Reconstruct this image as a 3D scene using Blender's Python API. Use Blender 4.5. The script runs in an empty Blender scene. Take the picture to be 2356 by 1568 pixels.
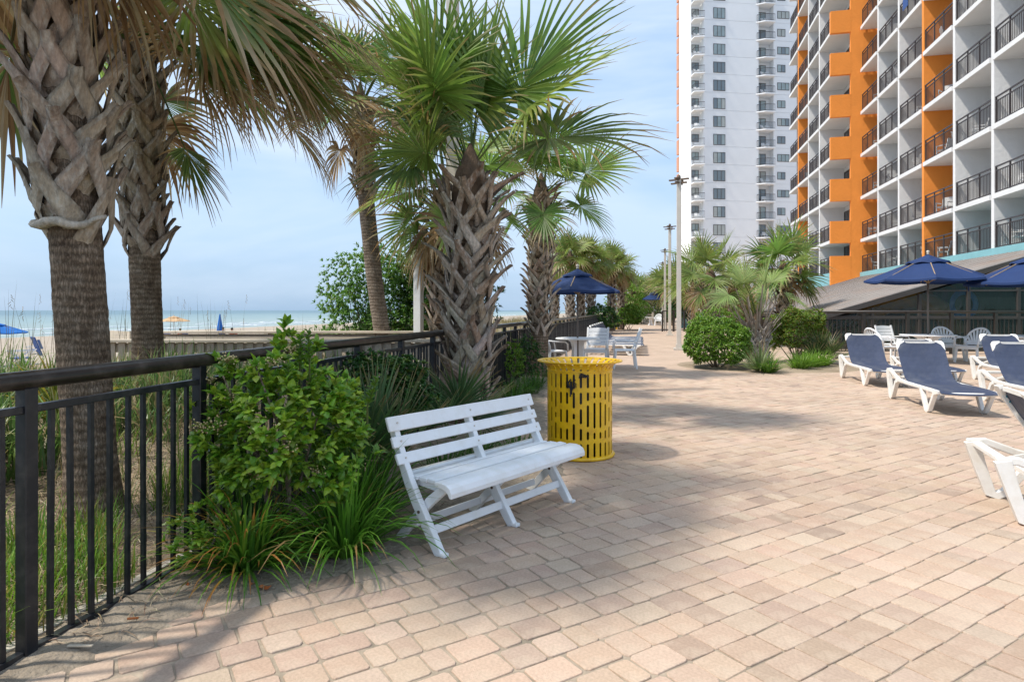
import bpy, math, random
from math import sin, cos, pi, radians as R_
from mathutils import Vector, Matrix, noise as mnoise

S = bpy.context.scene
COL = S.collection
rnd = random.Random(7)
H = 1.35            # eye height
F = 1453.0          # focal length in units of the 2356-wide layout
CX, HY = 1178.0, 713.5

# ---------------------------------------------------------------- camera, sky, sun, exposure
cam_d = bpy.data.cameras.new('camera')
cam = bpy.data.objects.new('camera', cam_d)
COL.objects.link(cam)
cam.location = (0, 0, H)
cam.rotation_euler = (pi/2, 0, 0)
cam_d.sensor_width = 36.0
cam_d.lens = 36.0*F/2356.0
cam_d.shift_y = -0.03
cam_d.clip_start = 0.05
cam_d.clip_end = 20000
S.camera = cam

SUN_EL = R_(57); SUN_AZ = (-0.974, -0.225)
world = bpy.data.worlds.new('World'); S.world = world
world.use_nodes = True
wt = world.node_tree; wt.nodes.clear()
def wn(t, **k):
    n = wt.nodes.new(t)
    for a, b in k.items(): setattr(n, a, b)
    return n
wo = wn('ShaderNodeOutputWorld'); wb = wn('ShaderNodeBackground')
sky = wn('ShaderNodeTexSky', sky_type='NISHITA', sun_disc=False, sun_elevation=SUN_EL,
         sun_rotation=math.atan2(SUN_AZ[0], SUN_AZ[1]) % (2*pi), air_density=1.1, dust_density=2.2, ozone_density=2.0)
tc = wn('ShaderNodeTexCoord')
mp = wn('ShaderNodeMapping'); mp.inputs['Scale'].default_value = (1.0, 1.0, 4.0)
mp.inputs['Rotation'].default_value = (0.1, 0.15, 0.3)
nz = wn('ShaderNodeTexNoise'); nz.inputs['Scale'].default_value = 1.7; nz.inputs['Detail'].default_value = 6; nz.inputs['Roughness'].default_value = .52
nz.inputs['Distortion'].default_value = .4
rp = wn('ShaderNodeValToRGB'); rp.color_ramp.elements[0].position = .44; rp.color_ramp.elements[1].position = .61
rp.color_ramp.elements[0].color = (0, 0, 0, 1); rp.color_ramp.elements[1].color = (1, 1, 1, 1)
sep = wn('ShaderNodeSeparateXYZ')
rz = wn('ShaderNodeValToRGB')      # the thin veil colour, horizon to zenith
rz.color_ramp.elements[0].position = 0.0; rz.color_ramp.elements[0].color = (1.95, 2.85, 4.0, 1)
rz.color_ramp.elements[1].position = 0.55; rz.color_ramp.elements[1].color = (2.7, 3.5, 4.7, 1)
e_ = rz.color_ramp.elements.new(0.12); e_.color = (2.0, 3.0, 4.35, 1)
mx = wn('ShaderNodeMixRGB'); mx.inputs[0].default_value = .80
mc = wn('ShaderNodeMixRGB'); mc.inputs[2].default_value = (3.6, 4.15, 4.9, 1)
mfac = wn('ShaderNodeMath', operation='MULTIPLY')
mr = wn('ShaderNodeMapRange'); mr.inputs[1].default_value = .0; mr.inputs[2].default_value = .4; mr.inputs[3].default_value = .25; mr.inputs[4].default_value = .9
L = wt.links.new
L(tc.outputs['Generated'], mp.inputs[0]); L(mp.outputs[0], nz.inputs[0]); L(nz.outputs[0], rp.inputs[0])
L(tc.outputs['Generated'], sep.inputs[0]); L(sep.outputs[2], rz.inputs[0]); L(sep.outputs[2], mr.inputs[0])
L(sky.outputs[0], mx.inputs[1]); L(rz.outputs[0], mx.inputs[2])
L(rp.outputs[0], mfac.inputs[0]); L(mr.outputs[0], mfac.inputs[1])
L(mfac.outputs[0], mc.inputs[0]); L(mx.outputs[0], mc.inputs[1])
L(mc.outputs[0], wb.inputs[0]); wb.inputs[1].default_value = 0.15
L(wb.outputs[0], wo.inputs[0])

sd = bpy.data.lights.new('sun', 'SUN'); sd.energy = 3.1; sd.angle = R_(3.0); sd.color = (1.0, .93, .82)
sun = bpy.data.objects.new('sun', sd); COL.objects.link(sun)
sdir = Vector((SUN_AZ[0]*cos(SUN_EL), SUN_AZ[1]*cos(SUN_EL), sin(SUN_EL)))
sun.rotation_euler = sdir.to_track_quat('Z', 'Y').to_euler()
sun.location = (-20, -5, 40)
S.view_settings.view_transform = 'Standard'; S.view_settings.look = 'None'
S.view_settings.gamma = 1; S.view_settings.exposure = 0.64

# ---------------------------------------------------------------- helpers
def P(u, v, z=0.0):
    Y = (H-z)*F/(v-HY); return Vector(((u-CX)/F*Y, Y, z))
def Q(u, v, Y):
    return Vector(((u-CX)/F*Y, Y, H-(v-HY)/F*Y))

def material(name, base=(.5,.5,.5), rough=.6, attr=False, var=0.0, vscale=6.0, bump=0.0, bscale=60.0, metal=0.0,
             transl=0.0, spec=.5, tint=None, tscale=1.5, tamt=.4, stretch=None, bdist=.01, coat=0, bdetail=4):
    m = bpy.data.materials.new(name); m.use_nodes = True
    nt = m.node_tree; n = nt.nodes; l = nt.links
    b = n['Principled BSDF']; out = n['Material Output']
    b.inputs['Roughness'].default_value = rough; b.inputs['Metallic'].default_value = metal
    b.inputs['Specular IOR Level'].default_value = spec
    if coat: b.inputs['Coat Weight'].default_value = coat
    tcn = n.new('ShaderNodeTexCoord'); vec = tcn.outputs['Object']
    if stretch:
        mpn = n.new('ShaderNodeMapping'); mpn.inputs['Scale'].default_value = stretch
        l.new(vec, mpn.inputs[0]); vec = mpn.outputs[0]
    if attr:
        a = n.new('ShaderNodeAttribute'); a.attribute_name = 'Col'; c = a.outputs['Color']
    else:
        a = n.new('ShaderNodeRGB'); a.outputs[0].default_value = (*base, 1); c = a.outputs[0]
    if tint:
        t = n.new('ShaderNodeTexNoise'); t.inputs['Scale'].default_value = tscale; t.inputs['Detail'].default_value = 5; t.inputs['Roughness'].default_value = .6
        r = n.new('ShaderNodeValToRGB'); r.color_ramp.elements[0].position = .48; r.color_ramp.elements[1].position = .68
        mm = n.new('ShaderNodeMath'); mm.operation = 'MULTIPLY'; mm.inputs[1].default_value = tamt
        mi = n.new('ShaderNodeMixRGB'); mi.inputs[2].default_value = (*tint, 1)
        l.new(vec, t.inputs[0]); l.new(t.outputs[0], r.inputs[0]); l.new(r.outputs[0], mm.inputs[0]); l.new(mm.outputs[0], mi.inputs[0]); l.new(c, mi.inputs[1]); c = mi.outputs[0]
    if var:
        t = n.new('ShaderNodeTexNoise'); t.inputs['Scale'].default_value = vscale; t.inputs['Detail'].default_value = 6; t.inputs['Roughness'].default_value = .65
        r = n.new('ShaderNodeMapRange'); r.inputs[1].default_value = .25; r.inputs[2].default_value = .75; r.inputs[3].default_value = 1-var; r.inputs[4].default_value = 1+var
        mi = n.new('ShaderNodeVectorMath'); mi.operation = 'SCALE'
        l.new(vec, t.inputs[0]); l.new(t.outputs[0], r.inputs[0]); l.new(c, mi.inputs[0]); l.new(r.outputs[0], mi.inputs['Scale']); c = mi.outputs[0]
    l.new(c, b.inputs['Base Color'])
    if bump:
        t = n.new('ShaderNodeTexNoise'); t.inputs['Scale'].default_value = bscale; t.inputs['Detail'].default_value = bdetail
        bp = n.new('ShaderNodeBump'); bp.inputs['Strength'].default_value = bump; bp.inputs['Distance'].default_value = bdist
        l.new(vec, t.inputs[0]); l.new(t.outputs[0], bp.inputs['Height']); l.new(bp.outputs[0], b.inputs['Normal'])
    if transl:
        tr = n.new('ShaderNodeBsdfTranslucent'); ms = n.new('ShaderNodeMixShader'); ms.inputs[0].default_value = transl
        l.new(c, tr.inputs[0]); l.new(b.outputs[0], ms.inputs[1]); l.new(tr.outputs[0], ms.inputs[2]); l.new(ms.outputs[0], out.inputs[0])
    return m

M = {}
def MAT(k, **kw): M[k] = material(k, **kw)
MAT('leaf', attr=True, rough=.42, transl=.42, spec=.45, var=.12, vscale=9)
MAT('glossleaf', attr=True, rough=.33, transl=.36, spec=.5, var=.12, vscale=20)
MAT('frond', attr=True, rough=.40, transl=.48, spec=.5, var=.15, vscale=5)
MAT('boot', attr=True, rough=.9, var=.45, vscale=38, bump=1, bscale=70, bdist=.010, stretch=(1,1,.35), tint=(.50,.47,.42), tscale=20, tamt=.6, bdetail=7)
MAT('trunk', base=(.165,.125,.092), rough=.95, var=.6, vscale=30, bump=1, bscale=60, bdist=.05, stretch=(1,1,.16), tint=(.27,.225,.185), tscale=12, tamt=.6, bdetail=8)
MAT('trunk_pale', base=(.25,.20,.16), rough=.95, var=.45, vscale=30, bump=1, bscale=50, bdist=.03, stretch=(1,1,.25))
MAT('fibre', base=(.11,.07,.042), rough=1, var=.4, vscale=12, bump=1, bscale=50, bdist=.02, stretch=(1,1,.2))
MAT('white_plastic', base=(.80,.81,.82), rough=.38, var=.05, vscale=5, tint=(.66,.64,.58), tscale=6, tamt=.3, bump=.06, bscale=120)
MAT('white_lounger', base=(.80,.79,.76), rough=.4, var=.05, vscale=5, tint=(.60,.53,.42), tscale=7, tamt=.35)
MAT('bench_white', base=(.80,.83,.86), rough=.36, var=.05, vscale=4, tint=(.66,.65,.60), tscale=9, tamt=.4, bump=.06, bscale=90)
MAT('sling', base=(.047,.062,.112), rough=.6, var=.16, vscale=4, tint=(.13,.14,.17), tscale=3, tamt=.6, transl=.1, bump=.5, bscale=7, bdist=.03)
MAT('navy', base=(.007,.032,.125), rough=.75, var=.10, vscale=3, transl=.12, bump=.2, bscale=30)
MAT('beach_blue', base=(.01,.16,.55), rough=.7, transl=.25)
MAT('tan_cloth', base=(.62,.42,.24), rough=.8, transl=.25)
MAT('rail', base=(.009,.011,.016), rough=.36, var=.25, vscale=14, tint=(.07,.068,.066), tscale=11, tamt=.4, bump=.15, bscale=70, bdist=.003)
MAT('toprail', base=(.018,.014,.013), rough=.28, var=.25, vscale=10, tint=(.10,.085,.075), tscale=10, tamt=.35)
MAT('brownrail', base=(.035,.028,.024), rough=.4, var=.2, vscale=8)
MAT('yellow', base=(.84,.50,.008), rough=.36, var=.12, vscale=9, tint=(.55,.25,.02), tscale=12, tamt=.45, coat=.2)
MAT('black', base=(.008,.008,.010), rough=.45)
MAT('pole', base=(.56,.52,.46), rough=.5, var=.1, vscale=3)
MAT('poleshade', base=(.40,.37,.33), rough=.5, var=.1, vscale=3)
MAT('lampbrown', base=(.12,.08,.055), rough=.5)
MAT('umbrella_pole', base=(.17,.14,.12), rough=.5)
MAT('woodrib', base=(.35,.25,.15), rough=.6)
MAT('paver', attr=True, rough=.9, var=.20, vscale=70, bump=.9, bscale=300, bdist=.004, tint=(.60,.49,.38), tscale=6, tamt=.42, bdetail=6)
MAT('joint', base=(.36,.295,.225), rough=1, var=.3, vscale=10, bump=.6, bscale=120, bdist=.01, tint=(.10,.10,.07), tscale=3, tamt=.5)
MAT('dirt', base=(.26,.215,.165), rough=1, var=.45, vscale=9, bump=.9, bscale=45, bdist=.02, tint=(.30,.25,.19), tscale=4, tamt=.6)
MAT('dune', base=(.30,.235,.165), rough=1, var=.25, vscale=3, bump=.7, bscale=30, bdist=.02, tint=(.17,.125,.075), tscale=1.4, tamt=.7)
MAT('beach', base=(.36,.30,.235), rough=1, var=.12, vscale=.6, bump=.5, bscale=6, bdist=.03)
MAT('straw', attr=True, rough=.9)
MAT('wood', base=(.60,.52,.41), rough=.85, var=.22, vscale=5, bump=.5, bscale=30, bdist=.004, stretch=(.3,1,1), tint=(.30,.27,.22), tscale=3, tamt=.6)
MAT('greywood', base=(.42,.36,.29), rough=.9, var=.25, vscale=5, bump=.5, bscale=30, bdist=.004, stretch=(1,1,.3))
MAT('hotel_white', base=(.70,.70,.70), rough=.9, var=.05, vscale=.8, bump=.5, bscale=6, bdist=.03)
MAT('hotel_orange', base=(.84,.28,.045), rough=.85, var=.07, vscale=.8, bump=.5, bscale=6, bdist=.03)
MAT('hotel_cyan', base=(.20,.42,.46), rough=.8, var=.12, vscale=1.2)
MAT('tower_white', base=(.84,.845,.85), rough=.9, var=.04, vscale=.3)
MAT('tower_pink', base=(.62,.30,.19), rough=.9)
MAT('roof', base=(.37,.34,.32), rough=.6, var=.28, vscale=1.2, tint=(.38,.26,.19), tscale=.55, tamt=.8, stretch=(1,1,1), bump=.3, bscale=12)
MAT('roofrib_shadow', base=(.18,.16,.15), rough=.6, var=.2)  # darker than the roof: the ribs' shadow lines put into their colour
MAT('fascia', base=(.05,.045,.043), rough=.6, var=.2)
MAT('balcony_rail', base=(.045,.035,.034), rough=.5)
MAT('winframe', base=(.10,.085,.075), rough=.5)
MAT('pane', base=(.32,.39,.39), rough=.12, spec=.8, var=.35, vscale=.35)
MAT('curtain', base=(.42,.44,.41), rough=.3, spec=.6, var=.1, vscale=2)
MAT('greypane', base=(.17,.21,.23), rough=.12, spec=.8)
MAT('darkpane', base=(.02,.025,.03), rough=.1, spec=.8)
MAT('shaded_interior', base=(.012,.012,.013), rough=.9)  # near-black colour stands in for the shade behind the vinyl
MAT('skin', base=(.42,.24,.15), rough=.6)
MAT('hair', base=(.02,.014,.01), rough=.7)
MAT('cloth_red', base=(.45,.05,.03), rough=.8)
MAT('cloth_blue', base=(.03,.08,.25), rough=.8)
MAT('leaflitter', base=(.42,.13,.035), rough=.8)
MAT('yellow_tube', base=(.28,.16,.02), rough=.4)
MAT('farleaf', attr=True, rough=.6, transl=.25, var=.2, vscale=2)

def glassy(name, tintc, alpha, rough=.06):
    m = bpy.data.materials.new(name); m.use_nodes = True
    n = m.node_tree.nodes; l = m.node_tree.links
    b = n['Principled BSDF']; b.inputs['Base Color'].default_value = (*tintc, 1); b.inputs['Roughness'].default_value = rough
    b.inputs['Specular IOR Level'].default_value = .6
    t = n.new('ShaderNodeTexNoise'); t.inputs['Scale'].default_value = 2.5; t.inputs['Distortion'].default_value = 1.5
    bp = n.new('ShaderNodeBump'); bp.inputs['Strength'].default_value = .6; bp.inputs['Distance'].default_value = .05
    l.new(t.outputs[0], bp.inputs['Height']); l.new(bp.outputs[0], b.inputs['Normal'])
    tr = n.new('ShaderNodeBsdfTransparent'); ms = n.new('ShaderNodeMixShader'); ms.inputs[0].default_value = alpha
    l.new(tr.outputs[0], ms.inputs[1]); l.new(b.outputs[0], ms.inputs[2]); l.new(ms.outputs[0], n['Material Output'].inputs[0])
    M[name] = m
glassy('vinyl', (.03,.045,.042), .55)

def bark(name, c0, c1, c2):
    m = bpy.data.materials.new(name); m.use_nodes = True
    n = m.node_tree.nodes; l = m.node_tree.links; b = n['Principled BSDF']; b.inputs['Roughness'].default_value = .95; b.inputs['Specular IOR Level'].default_value = .2
    tcn = n.new('ShaderNodeTexCoord')
    mp1 = n.new('ShaderNodeMapping'); mp1.inputs['Scale'].default_value = (60,60,13)
    vo = n.new('ShaderNodeTexVoronoi'); vo.feature = 'DISTANCE_TO_EDGE'; vo.inputs['Randomness'].default_value = .9; vo.inputs['Scale'].default_value = 1
    nz1 = n.new('ShaderNodeTexNoise'); nz1.inputs['Scale'].default_value = 7; nz1.inputs['Detail'].default_value = 8; nz1.inputs['Roughness'].default_value = .7
    wv = n.new('ShaderNodeTexWave'); wv.wave_type = 'BANDS'; wv.bands_direction = 'Z'; wv.inputs['Scale'].default_value = 5.5; wv.inputs['Distortion'].default_value = 3.2; wv.inputs['Detail'].default_value = 3; wv.inputs['Detail Scale'].default_value = 2
    l.new(tcn.outputs['Object'], mp1.inputs[0])
    ad = n.new('ShaderNodeMixRGB'); ad.blend_type = 'ADD'; ad.inputs[0].default_value = 1.0
    sc = n.new('ShaderNodeVectorMath'); sc.operation = 'SCALE'; sc.inputs['Scale'].default_value = 3.2
    l.new(nz1.outputs['Color'], sc.inputs[0]); l.new(mp1.outputs[0], ad.inputs[1]); l.new(sc.outputs[0], ad.inputs[2]); l.new(ad.outputs[0], vo.inputs['Vector'])
    l.new(tcn.outputs['Object'], nz1.inputs[0]); l.new(tcn.outputs['Object'], wv.inputs['Vector'])
    r1 = n.new('ShaderNodeValToRGB'); r1.color_ramp.elements[0].position = .0; r1.color_ramp.elements[0].color = (.50,.48,.46,1); r1.color_ramp.elements[1].position = .22; r1.color_ramp.elements[1].color = (1,1,1,1)
    r2 = n.new('ShaderNodeValToRGB'); r2.color_ramp.elements[0].position = .33; r2.color_ramp.elements[0].color = (*c0,1); r2.color_ramp.elements[1].position = .68; r2.color_ramp.elements[1].color = (*c2,1)
    e = r2.color_ramp.elements.new(.5); e.color = (*c1,1)
    r3 = n.new('ShaderNodeMapRange'); r3.inputs[3].default_value = .72; r3.inputs[4].default_value = 1.12
    l.new(vo.outputs['Distance'], r1.inputs[0]); l.new(nz1.outputs[0], r2.inputs[0]); l.new(wv.outputs['Fac'], r3.inputs[0])
    m1 = n.new('ShaderNodeMixRGB'); m1.blend_type = 'MULTIPLY'; m1.inputs[0].default_value = .9
    v2 = n.new('ShaderNodeVectorMath'); v2.operation = 'SCALE'
    l.new(r2.outputs[0], m1.inputs[1]); l.new(r1.outputs[0], m1.inputs[2]); l.new(m1.outputs[0], v2.inputs[0]); l.new(r3.outputs[0], v2.inputs['Scale']); l.new(v2.outputs[0], b.inputs['Base Color'])
    hh = n.new('ShaderNodeMath'); hh.operation = 'MULTIPLY'; h2 = n.new('ShaderNodeMath'); h2.operation = 'ADD'
    l.new(r1.outputs[0], hh.inputs[0]); hh.inputs[1].default_value = .7; l.new(hh.outputs[0], h2.inputs[0]); l.new(r3.outputs[0], h2.inputs[1])
    bp = n.new('ShaderNodeBump'); bp.inputs['Strength'].default_value = .9; bp.inputs['Distance'].default_value = .012
    l.new(h2.outputs[0], bp.inputs['Height']); l.new(bp.outputs[0], b.inputs['Normal'])
    M[name] = m
bark('trunk', (.14,.095,.065), (.255,.185,.13), (.36,.285,.22))
bark('trunk_pale', (.17,.13,.10), (.29,.235,.185), (.38,.32,.265))
ORG = {}
def thing(name, label, cat, loc=(0,0,0), rz=0.0, group=None):
    o = bpy.data.objects.new(name, None); COL.objects.link(o)
    o.empty_display_size = .1
    o.location = loc; o.rotation_euler = (0,0,rz)
    o['label'] = label; o['category'] = cat
    if group: o['group'] = group
    ORG[o.name] = Vector(loc)
    return o
def tag(o, label, cat, group=None):
    o['label'] = label; o['category'] = cat
    if group: o['group'] = group
    return o

class MB:
    def __init__(s): s.v = []; s.f = []; s.c = []; s.m = []; s.hascol = False
    def add(s, vs, fs, col=None, mi=0):
        k = len(s.v); s.v += [tuple(x) for x in vs]
        s.f += [tuple(i+k for i in f) for f in fs]; s.m += [mi]*len(fs)
        if col is None: s.c += [(.5,.5,.5)]*len(vs)
        else:
            s.hascol = True
            s.c += (list(col) if isinstance(col, list) else [tuple(col)]*len(vs))
    def box(s, x0, x1, y0, y1, z0, z1, col=None, mi=0):
        v = [(x0,y0,z0),(x1,y0,z0),(x1,y1,z0),(x0,y1,z0),(x0,y0,z1),(x1,y0,z1),(x1,y1,z1),(x0,y1,z1)]
        s.add(v, [(3,2,1,0),(4,5,6,7),(0,1,5,4),(1,2,6,5),(2,3,7,6),(3,0,4,7)], col, mi)
    def obox(s, c, ax, ay, az, hx, hy, hz, col=None, mi=0):
        """box with centre c, unit axes and half sizes"""
        c = Vector(c); v = []
        for dz in (-1,1):
            for dx, dy in ((-1,-1),(1,-1),(1,1),(-1,1)):
                v.append(c+ax*(dx*hx)+ay*(dy*hy)+az*(dz*hz))
        s.add(v, [(3,2,1,0),(4,5,6,7),(0,1,5,4),(1,2,6,5),(2,3,7,6),(3,0,4,7)], col, mi)
    def beam(s, a, b, w, h, up=(0,0,1), col=None, mi=0):
        a = Vector(a); b = Vector(b); d = (b-a); L_ = d.length; d.normalize(); up = Vector(up)
        sd_ = d.cross(up)
        if sd_.length < 1e-4: sd_ = Vector((1,0,0))
        sd_.normalize(); u2 = sd_.cross(d)
        s.obox((a+b)/2, d, sd_, u2, L_/2, w/2, h/2, col, mi)
    def tube(s, pts, rad, n=8, cap=True, col=None, mi=0, cols=None, squash=None):
        pts = [Vector(p) for p in pts]; k = len(pts)
        if not isinstance(rad, (list, tuple)): rad = [rad]*k
        ref = Vector((0,0,1)); vs = []; cc = []
        for i, p in enumerate(pts):
            d = (pts[min(i+1,k-1)]-pts[max(i-1,0)]).normalized()
            if i == 0:
                a = d.cross(ref)
                if a.length < .05: a = Vector((1,0,0))
                a.normalize()
            else:
                a = (a - d*a.dot(d)).normalized()
            b = d.cross(a)
            for j in range(n):
                t = 2*pi*j/n
                vs.append(p+a*(cos(t)*rad[i])+b*(sin(t)*rad[i]*(squash or 1)))
                if cols: cc.append(cols[i])
        fs = []
        for i in range(k-1):
            for j in range(n):
                q = (j+1) % n
                fs.append((i*n+j, i*n+q, (i+1)*n+q, (i+1)*n+j))
        if cap: fs += [tuple(reversed(range(n))), tuple(range((k-1)*n, k*n))]
        s.add(vs, fs, cc if cols else col, mi)
    def lathe(s, prof, n=24, c=(0,0,0), col=None, mi=0, cap=False):
        vs = []; fs = []
        for r, z in prof:
            for j in range(n):
                t = 2*pi*j/n; vs.append((c[0]+r*cos(t), c[1]+r*sin(t), c[2]+z))
        for i in range(len(prof)-1):
            for j in range(n):
                q = (j+1) % n; fs.append((i*n+j, i*n+q, (i+1)*n+q, (i+1)*n+j))
        if cap: fs += [tuple(reversed(range(n))), tuple(range((len(prof)-1)*n, len(prof)*n))]
        s.add(vs, fs, col, mi)
    def prism(s, poly, ax, ay, az, o, d, col=None, mi=0):
        """polygon (list of 2d) in plane ax,ay at o, extruded by d along az"""
        o = Vector(o); n = len(poly)
        v = [o+ax*x+ay*y for x, y in poly] + [o+ax*x+ay*y+az*d for x, y in poly]
        f = [tuple(reversed(range(n))), tuple(range(n, 2*n))] + [(i, (i+1) % n, n+(i+1) % n, n+i) for i in range(n)]
        s.add(v, f, col, mi)
    def blade(s, path, side, ws, nrm=None, fold=.25, cols=None, flat=False):
        """leaf strip along path, side vector(s), half widths"""
        k = len(path); vs = []; cc = []; fs = []
        for i in range(k):
            p = Vector(path[i]); sd_ = side[i] if isinstance(side, list) else side
            w = ws[i]
            if flat:
                vs += [p-sd_*w, p+sd_*w]; cc += [cols[i]]*2
            else:
                nn = nrm if nrm is not None else Vector((0,0,1))
                vs += [p-sd_*w, p-nn*(w*fold*2), p+sd_*w]; cc += [cols[i]]*3
        if flat:
            for i in range(k-1): fs.append((2*i, 2*i+1, 2*i+3, 2*i+2))
        else:
            for i in range(k-1):
                a = 3*i; fs += [(a, a+1, a+4, a+3), (a+1, a+2, a+5, a+4)]
        s.add(vs, fs, cc)
    def mesh(s, name, mats, off=(0,0,0), smooth=False):
        ox, oy, oz = off
        me = bpy.data.meshes.new(name)
        me.from_pydata([(x-ox, y-oy, z-oz) for x, y, z in s.v], [], s.f)
        if s.hascol:
            a = me.color_attributes.new('Col', 'FLOAT_COLOR', 'POINT')
            flat = []
            for c in s.c: flat += [c[0], c[1], c[2], 1.0]
            a.data.foreach_set('color', flat)
        if not isinstance(mats, (list, tuple)): mats = [mats]
        for m in mats: me.materials.append(M[m])
        if len(mats) > 1: me.polygons.foreach_set('material_index', s.m)
        if smooth: me.polygons.foreach_set('use_smooth', [True]*len(me.polygons))
        me.update()
        return me
    def build(s, name, mats, parent=None, smooth=False, kind=None, label=None, loc=None):
        if parent is not None: off = ORG[parent.name]
        elif loc is not None: off = Vector(loc)
        else: off = Vector((0,0,0))
        me = s.mesh(name, mats, off, smooth)
        o = bpy.data.objects.new(name, me); COL.objects.link(o)
        if parent is not None: o.parent = parent
        elif loc is not None: o.location = loc
        ORG[o.name] = Vector(off)
        if kind: o['kind'] = kind
        if label: o['label'] = label
        return o
def inst(name, me, parent, loc=(0,0,0), rot=None, scale=None):
    o = bpy.data.objects.new(name, me); COL.objects.link(o); o.parent = parent
    o.location = loc
    if rot: o.rotation_euler = rot
    if scale: o.scale = scale
    ORG[o.name] = Vector((0,0,0))
    return o
def copy_tree(o, parent=None):
    c = o.copy(); COL.objects.link(c); c.parent = parent
    ORG[c.name] = ORG.get(o.name, Vector())
    for ch in list(o.children): copy_tree(ch, c)
    return c
def place(o, x, y, z=0, rz=0, label=None, scale=None):
    o.location = (x, y, z); o.rotation_euler = (0, 0, rz)
    if label: o['label'] = label
    if scale: o.scale = (scale,)*3
    return o
def bevel(o, w=.004, seg=2):
    m = o.modifiers.new('bevel', 'BEVEL'); m.width = w; m.segments = seg; m.limit_method = 'ANGLE'; m.angle_limit = R_(40)
    return o
def mixc(a, b, t): return tuple(a[i]*(1-t)+b[i]*t for i in range(3))
def jit(c, a=.15, r=rnd):
    k = 1+r.uniform(-a, a); return tuple(min(1, x*k*(1+r.uniform(-a*.35, a*.35))) for x in c)
def sm(a, b, x):
    t = min(1, max(0, (x-a)/(b-a))); return t*t*(3-2*t)
def interp(x, xs, ys):
    if x <= xs[0]: return ys[0]
    for i in range(1, len(xs)):
        if x <= xs[i]: return ys[i-1]+(ys[i]-ys[i-1])*(x-xs[i-1])/(xs[i]-xs[i-1])
    return ys[-1]
def ns(x, y, z=0.0): return mnoise.noise(Vector((x, y, z)))

SN, CN = sin(R_(12.5)), cos(R_(12.5))
def TW(t, w, z=0.0): return Vector((SN*t+CN*w, CN*t-SN*w, z))
UT = Vector((SN, CN, 0)); UW = Vector((CN, -SN, 0)); UZ = Vector((0,0,1))
FX0, FY0 = -1.89, 2.46; FS = .2028
def fence_x(Y): return FX0+FS*(Y-FY0)
FD = Vector((FS, 1, 0)).normalized(); FN = Vector((FD.y, -FD.x, 0))
BEDY = [1.0, 2.30, 2.41, 2.59, 2.85, 3.01, 3.11, 3.46, 3.84, 4.3, 4.8, 5.28, 6.0, 6.8, 9.1, 10.2, 11.2, 12.4, 13.6, 15.0, 16.0, 17]
BEDX = [-2.15,-1.77,-1.64,-1.56,-1.43,-1.16,-1.04,-.66,-.45,-.02,.30,.42,.34,.36,.45,.50,.62,.95,1.18,1.15,1.0,1.05]
def bed_x(Y):
    return interp(Y, BEDY, BEDX)+.035*ns(Y*3.1, 1.7)
EC = (6.25, 15.4); ER = (2.15, 1.75)
def in_ellipse(x, y, k=1.0):
    return ((x-EC[0])/ER[0])**2+((y-EC[1])/ER[1])**2 < (k+.05*ns(x*2, y*2))**2

# ================================================================= SETTING: ground, pavement, dune, beach, sea
def seaward(x, y):  # distance on the sea side of the fence line
    return -((x-FX0)*FN.x+(y-FY0)*FN.y)
def terrain_z(x, y):
    d = seaward(x, y)
    s = sm(4.2, 6.0, y-.35*max(0, d-1.0))
    hump = .40*sm(.15, 1.7, d)*s+.20*sm(1.0, 4.0, d)*(1-s)
    hump += .10*ns(x*.9, y*.9)*sm(.2, 1.5, d)+.03*ns(x*4, y*4)*sm(.05, .5, d)
    fall = sm(7, 19, d)
    z = hump*(1-fall)+fall*(-1.15)
    if d > 19: z -= (d-19)*.0155
    if d > 7: z += .10*ns(x*.25, y*.25)*(1-sm(30, 60, d))
    return z
def dune_mesh():
    mb = MB()
    ds = [-.06+i*.09 for i in range(34)]+[3.0+i*.25 for i in range(1, 33)]+[11+i*1.5 for i in range(1, 20)]+[39.5+i*8 for i in range(1, 18)]
    ys = [-2+.12*i for i in range(100)]+[10+.35*i for i in range(60)]+[31+2*i for i in range(15)]+[61+12*i for i in range(20)]+[301+100*i for i in range(10)]
    nd = len(ds)
    vs = []
    for s_ in ys:
        base = Vector((FX0, FY0, 0))+FD*((s_-FY0)/FD.y)
        for d in ds:
            p = base-FN*d
            z = terrain_z(p.x, p.y) if d < 45 else -1.15-(d-19)*.0155
            if d < 0: z = -.01
            vs.append((p.x, p.y, z))
    fs = []
    mi = []
    for i in range(len(ys)-1):
        for j in range(nd-1):
            fs.append((i*nd+j, (i+1)*nd+j, (i+1)*nd+j+1, i*nd+j+1)); mi.append(1 if ds[j] > 11 else 0)
    mb.add(vs, fs); mb.m = mi
    return mb
o = dune_mesh().build('beach', ['dune', 'beach'], smooth=True, kind='structure'); 

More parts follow.
